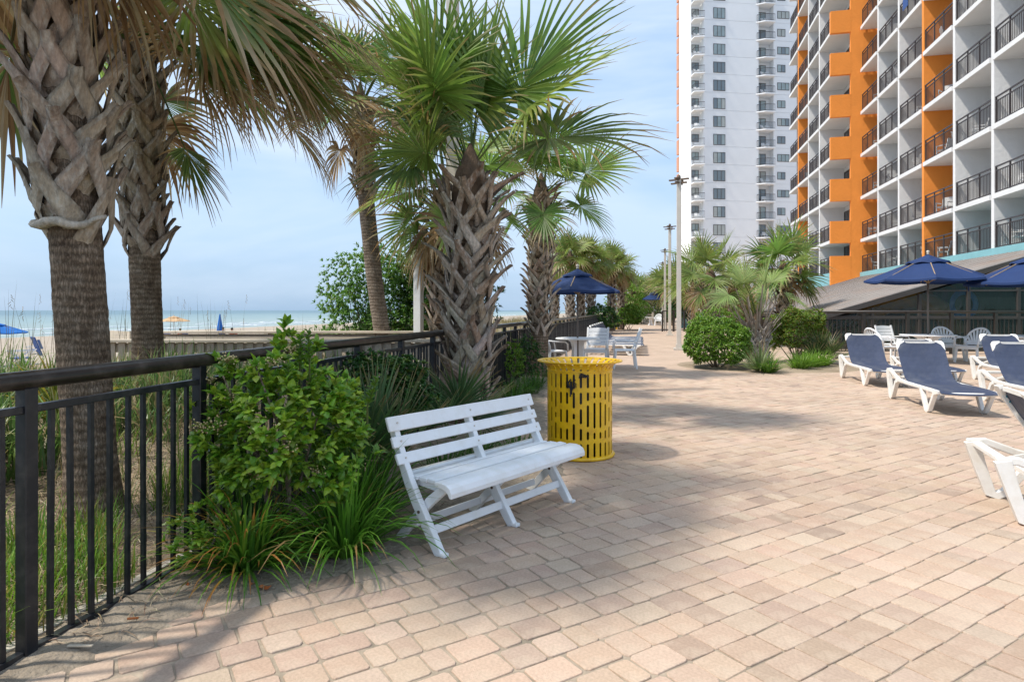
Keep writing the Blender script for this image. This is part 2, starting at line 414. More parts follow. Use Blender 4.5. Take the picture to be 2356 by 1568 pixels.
def water_mat():
    m = bpy.data.materials.new('sea'); m.use_nodes = True
    n = m.node_tree.nodes; l = m.node_tree.links; b = n['Principled BSDF']
    tcn = n.new('ShaderNodeTexCoord'); sp = n.new('ShaderNodeSeparateXYZ'); l.new(tcn.outputs['Object'], sp.inputs[0])
    mr_ = n.new('ShaderNodeMapRange'); mr_.inputs[1].default_value = 0; mr_.inputs[2].default_value = 420
    r = n.new('ShaderNodeValToRGB')
    r.color_ramp.elements[0].color = (.29,.35,.34,1); r.color_ramp.elements[1].color = (.125,.205,.25,1)
    e = r.color_ramp.elements.new(.25); e.color = (.21,.295,.31,1)
    l.new(sp.outputs[0], mr_.inputs[0]); l.new(mr_.outputs[0], r.inputs[0])
    t = n.new('ShaderNodeTexNoise'); mp_ = n.new('ShaderNodeMapping'); mp_.inputs['Scale'].default_value = (.25,.05,.2)
    t.inputs['Scale'].default_value = 1; t.inputs['Detail'].default_value = 5
    l.new(tcn.outputs['Object'], mp_.inputs[0]); l.new(mp_.outputs[0], t.inputs[0])
    mr2 = n.new('ShaderNodeMapRange'); mr2.inputs[1].default_value=.3; mr2.inputs[2].default_value=.7; mr2.inputs[3].default_value = .85; mr2.inputs[4].default_value = 1.12
    vm = n.new('ShaderNodeVectorMath'); vm.operation = 'SCALE'
    l.new(t.outputs[0], mr2.inputs[0]); l.new(r.outputs[0], vm.inputs[0]); l.new(mr2.outputs[0], vm.inputs['Scale'])
    l.new(vm.outputs[0], b.inputs['Base Color'])
    bp = n.new('ShaderNodeBump'); bp.inputs['Strength'].default_value = .5; bp.inputs['Distance'].default_value = .6
    l.new(t.outputs[0], bp.inputs['Height']); l.new(bp.outputs[0], b.inputs['Normal'])
    b.inputs['Roughness'].default_value = .5; b.inputs['Specular IOR Level'].default_value = .25
    M['sea'] = m
water_mat()
SEA_D = 66
me = MB(); me.add([(0,-400,0),(9000,-400,0),(9000,16000,0),(0,16000,0)], [(0,1,2,3)])
sea = me.build('sea', 'sea', kind='structure')
# rotate so local +x points out to sea
b0 = Vector((FX0, FY0, 0))-FN*SEA_D
sea.matrix_world = Matrix(((-FN.x, FD.x, 0, b0.x), (-FN.y, FD.y, 0, b0.y), (0, 0, 1, -1.98), (0,0,0,1)))
# breaking waves: low white crests
MAT('foam', base=(.8,.82,.82), rough=.8)
fm = MB()
for k in range(170):
    s0 = rnd.uniform(70, 420); d = 80+rnd.choice([0, 0, 9, 18])+rnd.uniform(-.8, .8); ln = rnd.uniform(3, 11)
    pts = []; 
    for i in range(7):
        p = Vector((FX0, FY0, 0))+FD*(s0+ln*i/6)-FN*(d+.25*sin(i*1.3+k)); p.z = -1.95; pts.append(p)
    fm.tube(pts, [.05,.14,.2,.22,.2,.13,.04], n=6)
fo = fm.build('foam', 'foam', kind='stuff', smooth=True); fo['label'] = 'white crests of small waves breaking at the beach'; fo['category'] = 'foam'

me = MB(); me.add([TW(-60,-1.5,-.10),TW(-60,900,-.10),TW(4000,900,-.10),TW(4000,-2,-.10)], [(0,1,2,3)])
me.build('ground', 'joint', kind='structure')

# pavement: near stones are real, far ones a brick texture
def far_paver_mat():
    m = bpy.data.materials.new('far_paver'); m.use_nodes = True
    n = m.node_tree.nodes; l = m.node_tree.links; b = n['Principled BSDF']; b.inputs['Roughness'].default_value = .85
    tcn = n.new('ShaderNodeTexCoord'); mp_ = n.new('ShaderNodeMapping'); mp_.inputs['Rotation'].default_value = (0,0,-R_(32.5))
    l.new(tcn.outputs['Object'], mp_.inputs[0])
    bt = n.new('ShaderNodeTexBrick'); bt.offset = .5; bt.inputs['Scale'].default_value = 1.0
    bt.inputs['Brick Width'].default_value = .18; bt.inputs['Row Height'].default_value = .153; bt.inputs['Mortar Size'].default_value = .005
    bt.inputs['Color1'].default_value = (.46,.335,.250,1); bt.inputs['Color2'].default_value = (.50,.375,.283,1); bt.inputs['Mortar'].default_value = (.30,.24,.18,1)
    t = n.new('ShaderNodeTexNoise'); t.inputs['Scale'].default_value = 1.1; t.inputs['Detail'].default_value = 6
    r = n.new('ShaderNodeMapRange'); r.inputs[1].default_value = .3; r.inputs[2].default_value = .7; r.inputs[3].default_value = .88; r.inputs[4].default_value = 1.1
    vm = n.new('ShaderNodeVectorMath'); vm.operation = 'SCALE'
    l.new(mp_.outputs[0], bt.inputs[0]); l.new(tcn.outputs['Object'], t.inputs[0]); l.new(t.outputs[0], r.inputs[0])
    l.new(bt.outputs[0], vm.inputs[0]); l.new(r.outputs[0], vm.inputs['Scale']); l.new(vm.outputs[0], b.inputs['Base Color'])
    M['far_paver'] = m
far_paver_mat()
NEARY = 13.5
pv = MB()
pv.add([(-2.6,-3,-.0055),(30,-3,-.0055),(30,NEARY,-.0055),(-2.6,NEARY,-.0055)], [(0,1,2,3)], mi=0)
pl = TW(0,0); 
pv.add([(-1,NEARY-.05,-.003),(60,NEARY-.05,-.003),(60,30,-.003),(2.4,30,-.003)], [(0,1,2,3)], mi=1)
pv.add([(2.4,30,-.003),(60,30,-.003),(90,160,-.003),(28,160,-.003)], [(0,1,2,3)], mi=1)
pavement = pv.build('pavement', ['joint', 'far_paver'], kind='structure')
PA = Vector((sin(R_(57.5)), cos(R_(57.5)), 0)); PB = Vector((-PA.y, PA.x, 0))
PALS = [(.48,.350,.260),(.49,.365,.272),(.47,.330,.240),(.51,.395,.300),(.44,.310,.232),(.49,.355,.262),(.41,.295,.228),(.50,.375,.283),(.49,.355,.265),(.48,.352,.260)]
stones = []
rp_ = random.Random(11)
row = -20
cw = .153
while row < 122:
    q = row*cw; x = -3.5+rp_.uniform(-.2, .2)
    while x < 17:
        ln = rp_.choice([.108,.153,.153,.196,.214])
        c = PA*(x+ln/2)+PB*(q+cw/2)
        x += ln
        Y = c.y
        if Y < 1.75 or Y > NEARY: continue
        if abs(c.x) > .86*Y+.35: continue
        if c.x < bed_x(Y)-.02: continue
        if in_ellipse(c.x, c.y): continue
        # ring of stones set round the bin
        stones.append((c, ln, cw))
    row += 1
stones.sort(key=lambda s_: s_[0].y)
def stone(mb, c, ln, wd, far):
    g = .0018+abs(rp_.gauss(0, .0013))+.0028*sm(1.0, .0, c.x)*sm(5.5, 3.5, c.y); hx, hy = ln/2-g, wd/2-g; k = rp_.uniform(.004, .010)+(.005 if c.x < .8 else 0)
    col = jit(mixc(rp_.choice(PALS), (.468,.352,.270), .32), .05, rp_); kk_ = 1+.16*ns(c.x*.7, c.y*.7)+.08*ns(c.x*2.3, c.y*2.3); kk_ *= (.84 if rp_.random() < .05 else 1); col = tuple(x_*kk_ for x_ in col)
    a = rp_.gauss(0, .020); ca, sa = cos(a), sin(a)
    zt = rp_.gauss(0, .0009); tx, ty = rp_.gauss(0, .009), rp_.gauss(0, .009)
    ox, oy = rp_.gauss(0, .0015), rp_.gauss(0, .0026)
    P8 = [(-hx+k,-hy),(hx-k,-hy),(hx,-hy+k),(hx,hy-k),(hx-k,hy),(-hx+k,hy),(-hx,hy-k),(-hx,-hy+k)]
    def pt(px, py, z):
        px += ox; py += oy
        qx, qy = px*ca-py*sa, px*sa+py*ca
        w = c+PA*qx+PB*qy; return (w.x, w.y, z+tx*px+ty*py)
    jj = [(rp_.gauss(0,.0013), rp_.gauss(0,.0013)) for _ in P8]
    top = [pt(px*.972+j[0], py*.972+j[1], zt) for (px, py), j in zip(P8, jj)]
    mid = [pt(px+j[0], py+j[1], zt-.0028) for (px, py), j in zip(P8, jj)]
    if far:
        mb.add(top+mid, [tuple(range(8))]+[(8+i, 8+(i+1) % 8, (i+1) % 8, i) for i in range(8)], col)
    else:
        bot = [pt(px+j[0], py+j[1], -.022) for (px, py), j in zip(P8, jj)]
        mb.add(top+mid+bot, [tuple(range(8))]+[(8+i, 8+(i+1) % 8, (i+1) % 8, i) for i in range(8)]
               +[(16+i, 16+(i+1) % 8, 8+(i+1) % 8, 8+i) for i in range(8)], col)
vis = [s_ for s_ in stones if s_[0].y > 2.0 and abs(s_[0].x) < .80*s_[0].y+.1]
near = set(id(s_) for s_ in vis[:300])
big = MB()
for s_ in stones:
    if id(s_) in near:
        m1 = MB(); stone(m1, *s_, False)
        c = s_[0]
        me_ = m1.mesh('paver', 'paver', c)
        ob = bpy.data.objects.new('paver', me_); COL.objects.link(ob); ob.parent = pavement; ob.location = c
    else: stone(big, *s_, s_[0].y > 7)
big.build('paving_stones', 'paver', pavement, kind='stuff')

# planting bed along the fence, and the round bed
bd = MB(); vs = []; fs = []
ys = [1.0+.06*i for i in range(250)]; nq = 16
for Y in ys:
    x0 = fence_x(Y)-.05; x1 = bed_x(Y)+.10
    for j in range(nq+1):
        x = x0+(x1-x0)*j/nq
        e = min(1, (x1-x)/.22)
        z = -.012+.030*e+.022*(ns(x*7, Y*7))*e+.008*ns(x*22, Y*22)
        vs.append((x, Y, z))
for i in range(len(ys)-1):
    for j in range(nq):
        a = i*(nq+1)+j; fs.append((a, a+1, a+nq+2, a+nq+1))
bd.add(vs, fs); bd.build('planting_soil', 'dirt', smooth=True, kind='structure')
bd = MB(); vs = []; fs = []
nr, na = 14, 60
for i in range(nr+1):
    for j in range(na):
        t = 2*pi*j/na; k = 1.06*i/nr
        x = EC[0]+ER[0]*k*cos(t); y = EC[1]+ER[1]*k*sin(t)
        z = -.014+.09*(1-k/1.06)**.6+.015*ns(x*6, y*6)*(1-k*.9)
        vs.append((x, y, z))
for i in range(nr):
    for j in range(na):
        q = (j+1) % na; fs.append((i*na+j, i*na+q, (i+1)*na+q, (i+1)*na+j))
bd.add(vs, fs); bd.build('sand_bed', 'dune', smooth=True, kind='structure')

# ================================================================= HOTEL
def tbox(mb, t0, t1, w0, w1, z0, z1, mi=0):
    v = [TW(t0,w0,z0),TW(t1,w0,z0),TW(t1,w1,z0),TW(t0,w1,z0),TW(t0,w0,z1),TW(t1,w0,z1),TW(t1,w1,z1),TW(t0,w1,z1)]
    mb.add(v, [(0,1,2,3),(7,6,5,4),(4,5,1,0),(5,6,2,1),(6,7,3,2),(7,4,0,3)], None, mi)
NF = 13
SB = [3.50, 5.76]+[5.76+2.75*k for k in range(1, NF)]       # undersides of slabs
ST = [3.78]+[s+.20 for s in SB[1:]]
ZTOP = SB[NF]+.2
hotel = thing('hotel_building', 'white and orange high-rise hotel with black balcony railings', 'hotel', TW(45, 13.3, 0))
WR, WL = 13.3, 11.58
tR = [45.0, 41.85, 38.6, 35.35, 32.05, 28.75, 25.4, 22.0, 18.6, 15.2]
tL = [45.0, 48.3, 51.5, 54.9, 58.1]
def tb_part(name, mat, *boxes, label=None):
    mb = MB()
    for b in boxes: tbox(mb, *b)
    return mb.build(name, mat, hotel, label=label)
# back walls
tb_part('back_wall', 'hotel_white', (15, 44.9, WR+1.5, WR+14, 2.5, ZTOP))
tb_part('back_wall', 'hotel_white', (45.3, 57.8, WL+1.55, WL+14, 2.5, ZTOP))
tb_part('lower_wall', 'hotel_cyan', (14, 44.9, WR-.13, WR+1.49, -.1, 3.80))
tb_part('lower_wall', 'hotel_cyan', (45.24, 66, WL-.13, WL+1.54, -.1, 3.80))
for i, t in enumerate(tR[1:]):
    org = abs(t-35.35) < .1
    tb_part('party_wall', 'hotel_orange' if org else 'hotel_white', (t-.11, t+.11, WR-(.03 if not org else .05), WR+1.49, 3.795, ZTOP), label='orange party wall between balconies' if org else None)
for i, t in enumerate(tL[1:-1]):
    org = abs(t-54.9) < .1
    tb_part('party_wall', 'hotel_orange' if org else 'hotel_white', (t-.12, t+.12, WL-.03, WL+1.54, 3.795, ZTOP), label='orange party wall between balconies' if org else None)
tb_part('party_wall', 'hotel_white', (57.9, 58.1, WL+.5, WL+1.54, 3.795, ZTOP))
# orange stepped end wall: solid column plus one parapet per storey
tb_part('end_wall', 'hotel_orange', (44.98, 45.22, WL+1.07, WR+1.6, 2.2, ZTOP), label='orange stucco end wall stepping out to the balconies')
for k in range(NF):
    z0 = SB[k] if k else 2.2
    z1 = (SB[k]+1.42) if k else 4.9
    tb_part('parapet', 'hotel_orange', (44.97, 45.235, WL-.14, WL+1.075, z0-.02, z1))
# slabs, railings
def rail_mesh(L_, hgt=1.05):
    mb = MB()
    mb.box(0, L_, -.03, .03, hgt-.05, hgt); mb.box(0, L_, -.02, .02, hgt-.21, hgt-.17); mb.box(0, L_, -.02, .02, .06, .10)
    n = max(2, round(L_/1.0))
    for i in range(n+1):
        x = i*(L_-.05)/n; mb.box(x, x+.05, -.025, .025, 0, hgt-.05)
    k = int(L_/.115)
    for i in range(1, k):
        x = i*L_/k; mb.box(x-.009, x+.009, -.009, .009, .10, hgt-.21)
    return mb
def add_bay(ta, tb, w, depth):
    """ta < tb along the facade"""
    rm = None
    L_ = tb-ta-.26
    for k in range(NF):
        tb_part('balcony_slab', 'hotel_white', (ta+.12, tb-.12, w-.10 if k else w-.06, w+depth, SB[k], ST[k]))
        if rm is None:
            rm = rail_mesh(L_, 1.10).mesh('railing', 'balcony_rail')
        off = TW(ta+.13, w+.02, ST[k])-ORG[hotel.name]
        inst('railing', rm, hotel, off, (0,0,pi/2-R_(12.5)))
wd = None
def add_glass(ta, tb, w):
    mb = MB(); m = (ta+tb)/2
    for k in range(NF):
        z = ST[k]; tbox(mb, m-.2, tb-.35, w-.03, w+.001, z+.03, z+2.15, 0)
    mb.build('balcony_doors', 'darkpane', hotel, kind='stuff')
    mb = MB()
    for k in range(NF):
        z = ST[k]
        for a, b, z0, z1 in ((m-.27, m-.2, 0, 2.22), (tb-.35, tb-.28, 0, 2.22), (m-.2, tb-.35, 2.15, 2.22)):
            tbox(mb, a, b, w-.06, w+.001, z+z0, z+z1, 0)
        tbox(mb, (m+tb)/2-.30, (m+tb)/2-.25, w-.05, w-.031, z+.03, z+2.15, 0)
    mb.build('door_frames', 'winframe', hotel, kind='stuff')
for i in range(len(tR)-1): add_bay(tR[i+1], tR[i], WR, 1.49); add_glass(tR[i+1], tR[i], WR+1.5)
for i in range(len(tL)-1): add_bay(tL[i]+(.11 if i == 0 else 0), tL[i+1], WL, 1.54); add_glass(tL[i]+.1, tL[i+1], WL+1.55)
for k in range(NF):    # dark glass seen through the notch of the stepped wall
    tb_part('glass_door', 'darkpane', (45.3, 46.2, WL+1.46, WL+1.5, ST[k]+.05, ST[k]+2.2))
tb_part('roof_slab', 'hotel_white', (14, 58.2, WR-.1 , WR+14, ZTOP, ZTOP+.9))

# ================================================================= POOL ENCLOSURE with the low metal roof
enc = thing('pool_enclosure', 'low lean-to with brown metal roof and clear vinyl walls', 'enclosure', TW(23.8, 5.84, 0))
T0, T1, W0, W1 = 23.8, 56.5, 5.84, 13.3
RS = .311
def rz_(w): return 1.25+RS*(w-W0)
mb = MB()
v = [TW(T0-.15,W0-.12,rz_(W0)-.04),TW(T1,W0-.12,rz_(W0)-.04),TW(T1,W1,rz_(W1)),TW(T0-.15,W1,rz_(W1))]
v2 = [p-UZ*.06 for p in v]
mb.add(v+v2, [(3,2,1,0),(4,5,6,7),(0,1,5,4),(1,2,6,5),(2,3,7,6),(3,0,4,7)])
roof = mb.build('metal_roof', 'roof', enc)
ribs = MB(); t = T0+.02; i = 0
while t < T1:
    a = TW(t, W0-.14, rz_(W0)-.044); b = TW(t, W1-.01, rz_(W1)+.001)
    ribs.beam(a, b, .035 if i % 3 else .06, .008 if i % 3 else .014); t += .30; i += 1
ribs.build('roof_ribs', 'roofrib_shadow', roof, kind='stuff')
fa = MB()
fa.beam(TW(T0-.16, W0-.15, rz_(W0)-.16), TW(T0-.16, W1, rz_(W1)-.12), .04, .17)
fa.beam(TW(T0-.1, W0-.16, rz_(W0)-.12), TW(T1, W0-.16, rz_(W0)-.12), .04, .14)
fa.build('fascia', 'fascia', enc)
for w in (5.9, 7.35, 8.8, 10.25, 11.7, 13.15):
    q = MB(); q.beam(TW(T0-.05, w, -.05), TW(T0-.05, w, rz_(w)-.27), .09, .09, up=(0,1,0)); q.build('frame_post', 'fascia', enc)
for w in (5.95, 7.4, 8.85, 10.3, 11.75):
    q = MB(); we = w+1.35
    q.add([TW(T0-.03, w, -.02), TW(T0-.03, we, -.02), TW(T0-.03, we, rz_(we)-.28), TW(T0-.03, w, rz_(w)-.28)], [(0,1,2,3)])
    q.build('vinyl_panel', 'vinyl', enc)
q = MB(); q.beam(TW(T0-.06, 5.9, 1.12), TW(T0-.06, 13.2, 1.12), .06, .07); q.beam(TW(T0-.06, 9.0, 2.0), TW(T0-.06, 13.2, 2.0), .05, .05); q.build('cross_rail', 'fascia', enc)
t = T0+1.6
while t < T1-1:
    q = MB(); q.beam(TW(t, W0+.02, -.05), TW(t, W0+.02, rz_(W0)-.1), .08, .08, up=(0,1,0)); q.build('eave_post', 'fascia', enc); t += 2.9
q = MB(); q.add([TW(T0+.3,W0+.3,-.03),TW(T1,W0+.3,-.03),TW(T1,W1,-.03),TW(T0+.3,W1,-.03)], [(0,3,2,1)]); q.build('floor', 'shaded_interior', enc)
q = MB(); q.add([TW(T0+6, W0+.4, -.02), TW(T0+6, W1-.4, -.02), TW(T0+6, W1-.4, rz_(W1-.4)-.15), TW(T0+6, W0+.4, rz_(W0+.4)-.15)], [(0,1,2,3)]); q.build('inner_wall', 'shaded_interior', enc)
q = MB(); tbox(q, T0+1.5, T1-1, W1-.35, W1-.25, -.02, 3.28); q.build('inner_wall', 'shaded_interior', enc)
# things seen dimly inside; the yellow tube is a slide's reflection built solid
tb_ = thing('slide_reflection', 'yellow tube set inside the enclosure as the reflection of a water slide', 'slide', TW(T0+2.5, 9.3, 0))
q = MB(); pts = []
for i in range(14):
    a = i/13*pi; pts.append(TW(T0+2.2, 9.2, 0)+UW*(1.5*-cos(a))+UZ*(.5+1.25*sin(a)))
q.tube(pts, .38, n=12); q.build('slide_tube', 'yellow_tube', tb_, smooth=True)
for k, (a, w_) in enumerate(((1.3, 10.7),)):
    q = MB(); q.lathe([(.44,-.1),(.55,0),(.44,.1),(.34,0),(.44,-.1)], n=20)
    me_ = q.mesh('swim_ring', 'beach_blue' if k == 0 else 'white_plastic'); ob = bpy.data.objects.new('swim_ring', me_); COL.objects.link(ob)
    ob.location = TW(T0+a, w_, 1.55); ob.rotation_euler = (pi/2, 0, -R_(12.5)+.3); tag(ob, 'blue inflatable ring hanging behind the clear vinyl' if k == 0 else 'white inflatable ring hanging behind the clear vinyl', 'swim ring')
q = MB(); q.tube([TW(T0+.6, 12.1+.5*cos(a_/8*pi), 2.55-.35*sin(a_/8*pi)) for a_ in range(9)], .025, n=6)
oo = q.build('hanging_hose', 'pole'); tag(oo, 'pale hose hanging in a loop inside the vinyl wall', 'hose')

# ================================================================= TOWER BLOCK
TO = Vector((29.1, 96, 0)); TE = Vector((.9945, .1045, 0)); TN = Vector((.1045, -.9945, 0))
tower = thing('tower_block', 'tall white apartment tower with stacked balconies and window columns', 'tower', TO)
def abox(mb, a0, a1, d0, d1, z0, z1, mi=0):
    def q(a, d, z): return TO+TE*a+TN*d+UZ*z
    v = [q(a0,d0,z0),q(a1,d0,z0),q(a1,d1,z0),q(a0,d1,z0),q(a0,d0,z1),q(a1,d0,z1),q(a1,d1,z1),q(a0,d1,z1)]
    mb.add(v, [(0,1,2,3),(7,6,5,4),(4,5,1,0),(5,6,2,1),(6,7,3,2),(7,4,0,3)], None, mi)
def tpart(name, mat, *boxes, parent=None, **k):
    mb = MB()
    for b in boxes: abox(mb, *b)
    return mb.build(name, mat, parent or tower, **k)
ZK = [1.5+2.75*k for k in range(20)]; ZE = ZK[-1]
tpart('core_wall', 'tower_white', (-1.44, 22, -6.2, -1.3, -.1, ZE))
tpart('core_wall', 'tower_white', (.05, 8.75, -1.3, -.06, -.1, ZE), (11.25, 22, -1.3, -.06, -.1, ZE))
for k in range(19):
    tpart('side_strip', 'tower_pink', (-1.56, -1.2, -7.1, -6.22, ZK[k]+.3, ZK[k]+2.6))
for k in range(19):
    z0, z1 = ZK[k]+.02, ZK[k+1]
    tpart('wall_panel', 'tower_white', (0, 8.8, -.055, 0, z0, z1-.03))
    tpart('wall_panel', 'tower_white', (11.2, 21, -.055, 0, z0, z1-.03))
    tpart('wall_panel', 'tower_white', (-1.5, -1.45, -6.15, -1.3, z0, z1-.03))
    for (a0, a1, poly) in ((8.8, 11.2, [(8.35,.01),(9.5,.75),(11.15,.75),(11.15,-1.28),(8.85,-1.28)]), (-1.5, 0, [(-1.6,-.6),(-1.6,.35),(-.05,.75),(-.05,-1.28),(-1.5,-1.28)])):
        mb = MB()
        mb.prism(poly, TE, TN, UZ, TO+UZ*(ZK[k]-.16), .17)
        mb.build('balcony_slab', 'tower_white', tower)
        r = MB(); edge = poly[:3] if a0 > 0 else [poly[1], poly[2]]
        if a0 > 0: edge = [(8.5,.06),(9.53,.70),(11.1,.70)]
        else: edge = [(-1.55,-.5),(-1.55,.31),(-.1,.70)]
        for (p0, p1) in zip(edge[:-1], edge[1:]):
            A = TO+TE*p0[0]+TN*p0[1]; B = TO+TE*p1[0]+TN*p1[1]
            r.beam(A+UZ*(ZK[k]+1.05), B+UZ*(ZK[k]+1.05), .05, .06); r.beam(A+UZ*(ZK[k]+.12), B+UZ*(ZK[k]+.12), .03, .04)
            n = max(2, int((B-A).length/.14))
            for i in range(n+1):
                p = A.lerp(B, i/n); r.beam(p+UZ*ZK[k], p+UZ*(ZK[k]+1.05), .022, .022, up=(0,1,0))
        r.build('railing', 'balcony_rail', tower)
wcache = {}
rw_ = random.Random(3)
def tower_window(a0, a1, z0, z1, d, npn, dark=False):
    vr = rw_.randrange(7)
    key = (round(a1-a0, 3), round(z1-z0, 3), npn, dark, vr)
    if key not in wcache:
        w, h = a1-a0, z1-z0; fr = MB(); pn = []
        def lb(m, x0, x1, y0, y1, zz0, zz1):
            v = [TE*x+TN*y+UZ*z for z in (zz0, zz1) for x, y in ((x0,y0),(x1,y0),(x1,y1),(x0,y1))]
            m.add(v, [(0,1,2,3),(7,6,5,4),(4,5,1,0),(5,6,2,1),(6,7,3,2),(7,4,0,3)])
        for b in ((0,w,0,.07),(0,w,h-.07,h)): lb(fr, b[0], b[1], .0, .05, b[2], b[3])
        for i in range(npn+1):
            x = i*(w-.07)/npn; lb(fr, x, x+.07, .003, .048, .071, h-.071)
        for i in range(npn):
            x0 = i*(w-.07)/npn+.071; x1 = (i+1)*(w-.07)/npn-.001
            q_ = MB(); lb(q_, x0, x1, .006, .02, .071, h-.071); pn.append(q_.mesh('pane', 'greypane' if dark else ('pane','curtain','greypane','pane','curtain','pane','greypane')[(vr+(i if vr > 3 else 0)) % 7]))
        wcache[key] = (fr.mesh('window', 'winframe'), pn)
    fr, pn = wcache[key]
    f = inst('window', fr, tower, TE*a0+TN*d+UZ*z0)
    for p in pn: inst('pane', p, f)
for k in range(19):
    z = ZK[k]
    tower_window(1.55, 3.45, z+.24, z+1.90, .001, 3, k in (12, 7, 13, 6))
    wide = k % 2 == 0
    tower_window(11.8, 13.75 if wide else 13.1, z+.70, z+1.85, .001, 3 if wide else 2, k in (4, 9))
    tower_window(8.95, 10.6, z+.05, z+2.15, -1.29, 2, k % 3 == 0)
    tower_window(-1.35, -.2, z+.95, z+2.15, -1.29, 2, k % 4 == 1)
tpart('entrance_dark_panel', 'darkpane', (.9, 4.0, .001, .05, .1, 3.0), (8.0, 10.5, .76, .8, .1, 2.9))  # dark panels on the solid wall stand in for shaded openings
# further building at the far end of the promenade
fb = thing('far_building', 'pale grey apartment block far off behind the lamp posts', 'apartment block', Q(1560, 713, 260))
q = MB(); c = Q(1556, 713, 260)
q.box(c.x-3.2, c.x+12, 260, 275, -.1, 14.5); q.build('wall', 'tower_white', fb)
q = MB()
for i in range(4):
    q.box(c.x-3.25-.8, c.x-2.2, 259, 261, 2+i*2.9, 2.25+i*2.9)
q.build('balcony_slabs', 'pane', fb)
q = MB(); q.box(c.x-3.5, c.x+12.3, 259.7, 275.3, 14.5, 14.9); q.build('roof', 'pane', fb)
for i in range(4):
    q = MB(); q.box(c.x+1, c.x+3.5, 259.9, 260, 3+i*2.9, 4.5+i*2.9); q.build('window', 'pane', fb)
fb2 = thing('far_building', 'low pale block showing above distant palm tops', 'apartment block', Q(1494, 713, 330))
q = MB(); c = Q(1494, 713, 330); q.box(c.x-3, c.x+9, 330, 345, -.1, 15.5); q.build('wall', 'tower_white', fb2)
q = MB(); q.box(c.x-3.5, c.x+9.3, 329.6, 345.3, 15.5, 16.1); q.build('roof', 'pane', fb2)

# ================================================================= PROMENADE RAILING
fence = thing('railing', 'black metal railing with round top rail along the beach side', 'railing', (FX0, FY0, 0))
def fpt(s, z=0, off=0): return Vector((FX0, FY0, z))+FD*s+FN*off
S0, S1 = -1.5, 43.5
q = MB(); pts = [fpt(S0+i*1.0, 1.078) for i in range(46)]
q.tube(pts, .037, n=14); q.build('top_rail', 'toprail', fence, smooth=True)
q = MB(); q.beam(fpt(S0, .965), fpt(S1, .965), .034, .030); bevel(q.build('upper_rail', 'rail', fence), .003, 1)
q = MB(); q.beam(fpt(S0, .018), fpt(S1, .018), .034, .030); q.build('bottom_rail', 'rail', fence)
posts = []
pm = MB(); pm.box(-.027, .027, -.027, .027, -.05, 1.05); pm = pm.mesh('post', 'rail')
rot = math.atan2(FD.y, FD.x)
s = -.983
while s < S1:
    o = inst('post', pm, fence, fpt(s)-Vector((FX0,FY0,0)), (0,0,rot))
    if s < 12: bevel(o, .004, 1)
    posts.append(s); s += .983
bm_ = MB(); bm_.box(-.0092, .0092, -.0092, .0092, .02, .955); bmesh_ = bm_.mesh('baluster', 'rail')
cnt = 0; rest = MB()
for a in posts:
    for i in range(1, 10):
        s = a+.983*i/10
        if s > S1: continue
        if a < -.99+.1 or (cnt < 300 and s > -.3):
            if s > -.3: cnt += 1
            inst('baluster', bmesh_, fence, fpt(s)-Vector((FX0,FY0,0)), (rnd.uniform(-.006,.006), rnd.uniform(-.006,.006), rot))
        else:
            p = fpt(s); rest.obox(p+UZ*.49, FD, FN, UZ, .0105, .0105, .467)
rest.build('balusters', 'rail', fence, kind='stuff')
# pale concrete edging strip on the sea side of the railing
q = MB(); q.beam(fpt(-1.5, -.02, -.13), fpt(6, -.01, -.13), .05, .05); oo = q.build('edging', 'pole', kind='structure')
# second railing behind the planting on the right, in front of the enclosure
FY2 = 19.5; XA = (1885-CX)/F*FY2; XB = 17.5
f2 = thing('pool_railing', 'dark metal railing with square balusters in front of the vinyl enclosure', 'railing', (XA, FY2, 0))
q = MB(); q.tube([(XA,FY2,1.30),(XB,FY2-.0,1.30)], .045, n=10); q.build('top_rail', 'brownrail', f2, smooth=True)
q = MB(); q.beam((XA,FY2,1.09),(XB,FY2,1.09), .04, .04); q.build('upper_rail', 'brownrail', f2)
q = MB(); q.beam((XA,FY2,.10),(XB,FY2,.10), .04, .04); q.build('bottom_rail', 'brownrail', f2)
q = MB(); q.box(-.045,.045,-.045,.045,-.05,1.27); pm2 = q.mesh('post', 'brownrail')
q = MB(); q.box(-.011,.011,-.011,.011,.11,1.075); bm2 = q.mesh('baluster', 'brownrail')
x = XA
while x < XB+.01: inst('post', pm2, f2, (x-XA,0,0)); x += 1.36
x = XA+.136
while x < XB:
    if abs(((x-XA)/1.36) % 1) > .05: inst('baluster', bm2, f2, (x-XA,0,0))
    x += .136
# side run of it going back beside the enclosure
f3 = thing('pool_railing', 'dark metal railing running back behind the short palm', 'railing', (XA, FY2, 0))
q = MB()
A = Vector((XA, FY2, 0)); B = TW(40, 5.0)
q.tube([A+UZ*1.28, B+UZ*1.28], .04, n=8); q.build('top_rail', 'brownrail', f3, smooth=True)
q = MB(); q.beam(A+UZ*1.09, B+UZ*1.09, .04, .04); q.build('upper_rail', 'brownrail', f3)
q = MB(); n = 150
for i in range(n+1):
    p = A.lerp(B, i/n); q.beam(p, p+UZ*1.1, .022, .022, up=(0,1,0))
q.build('balusters', 'brownrail', f3, kind='stuff')
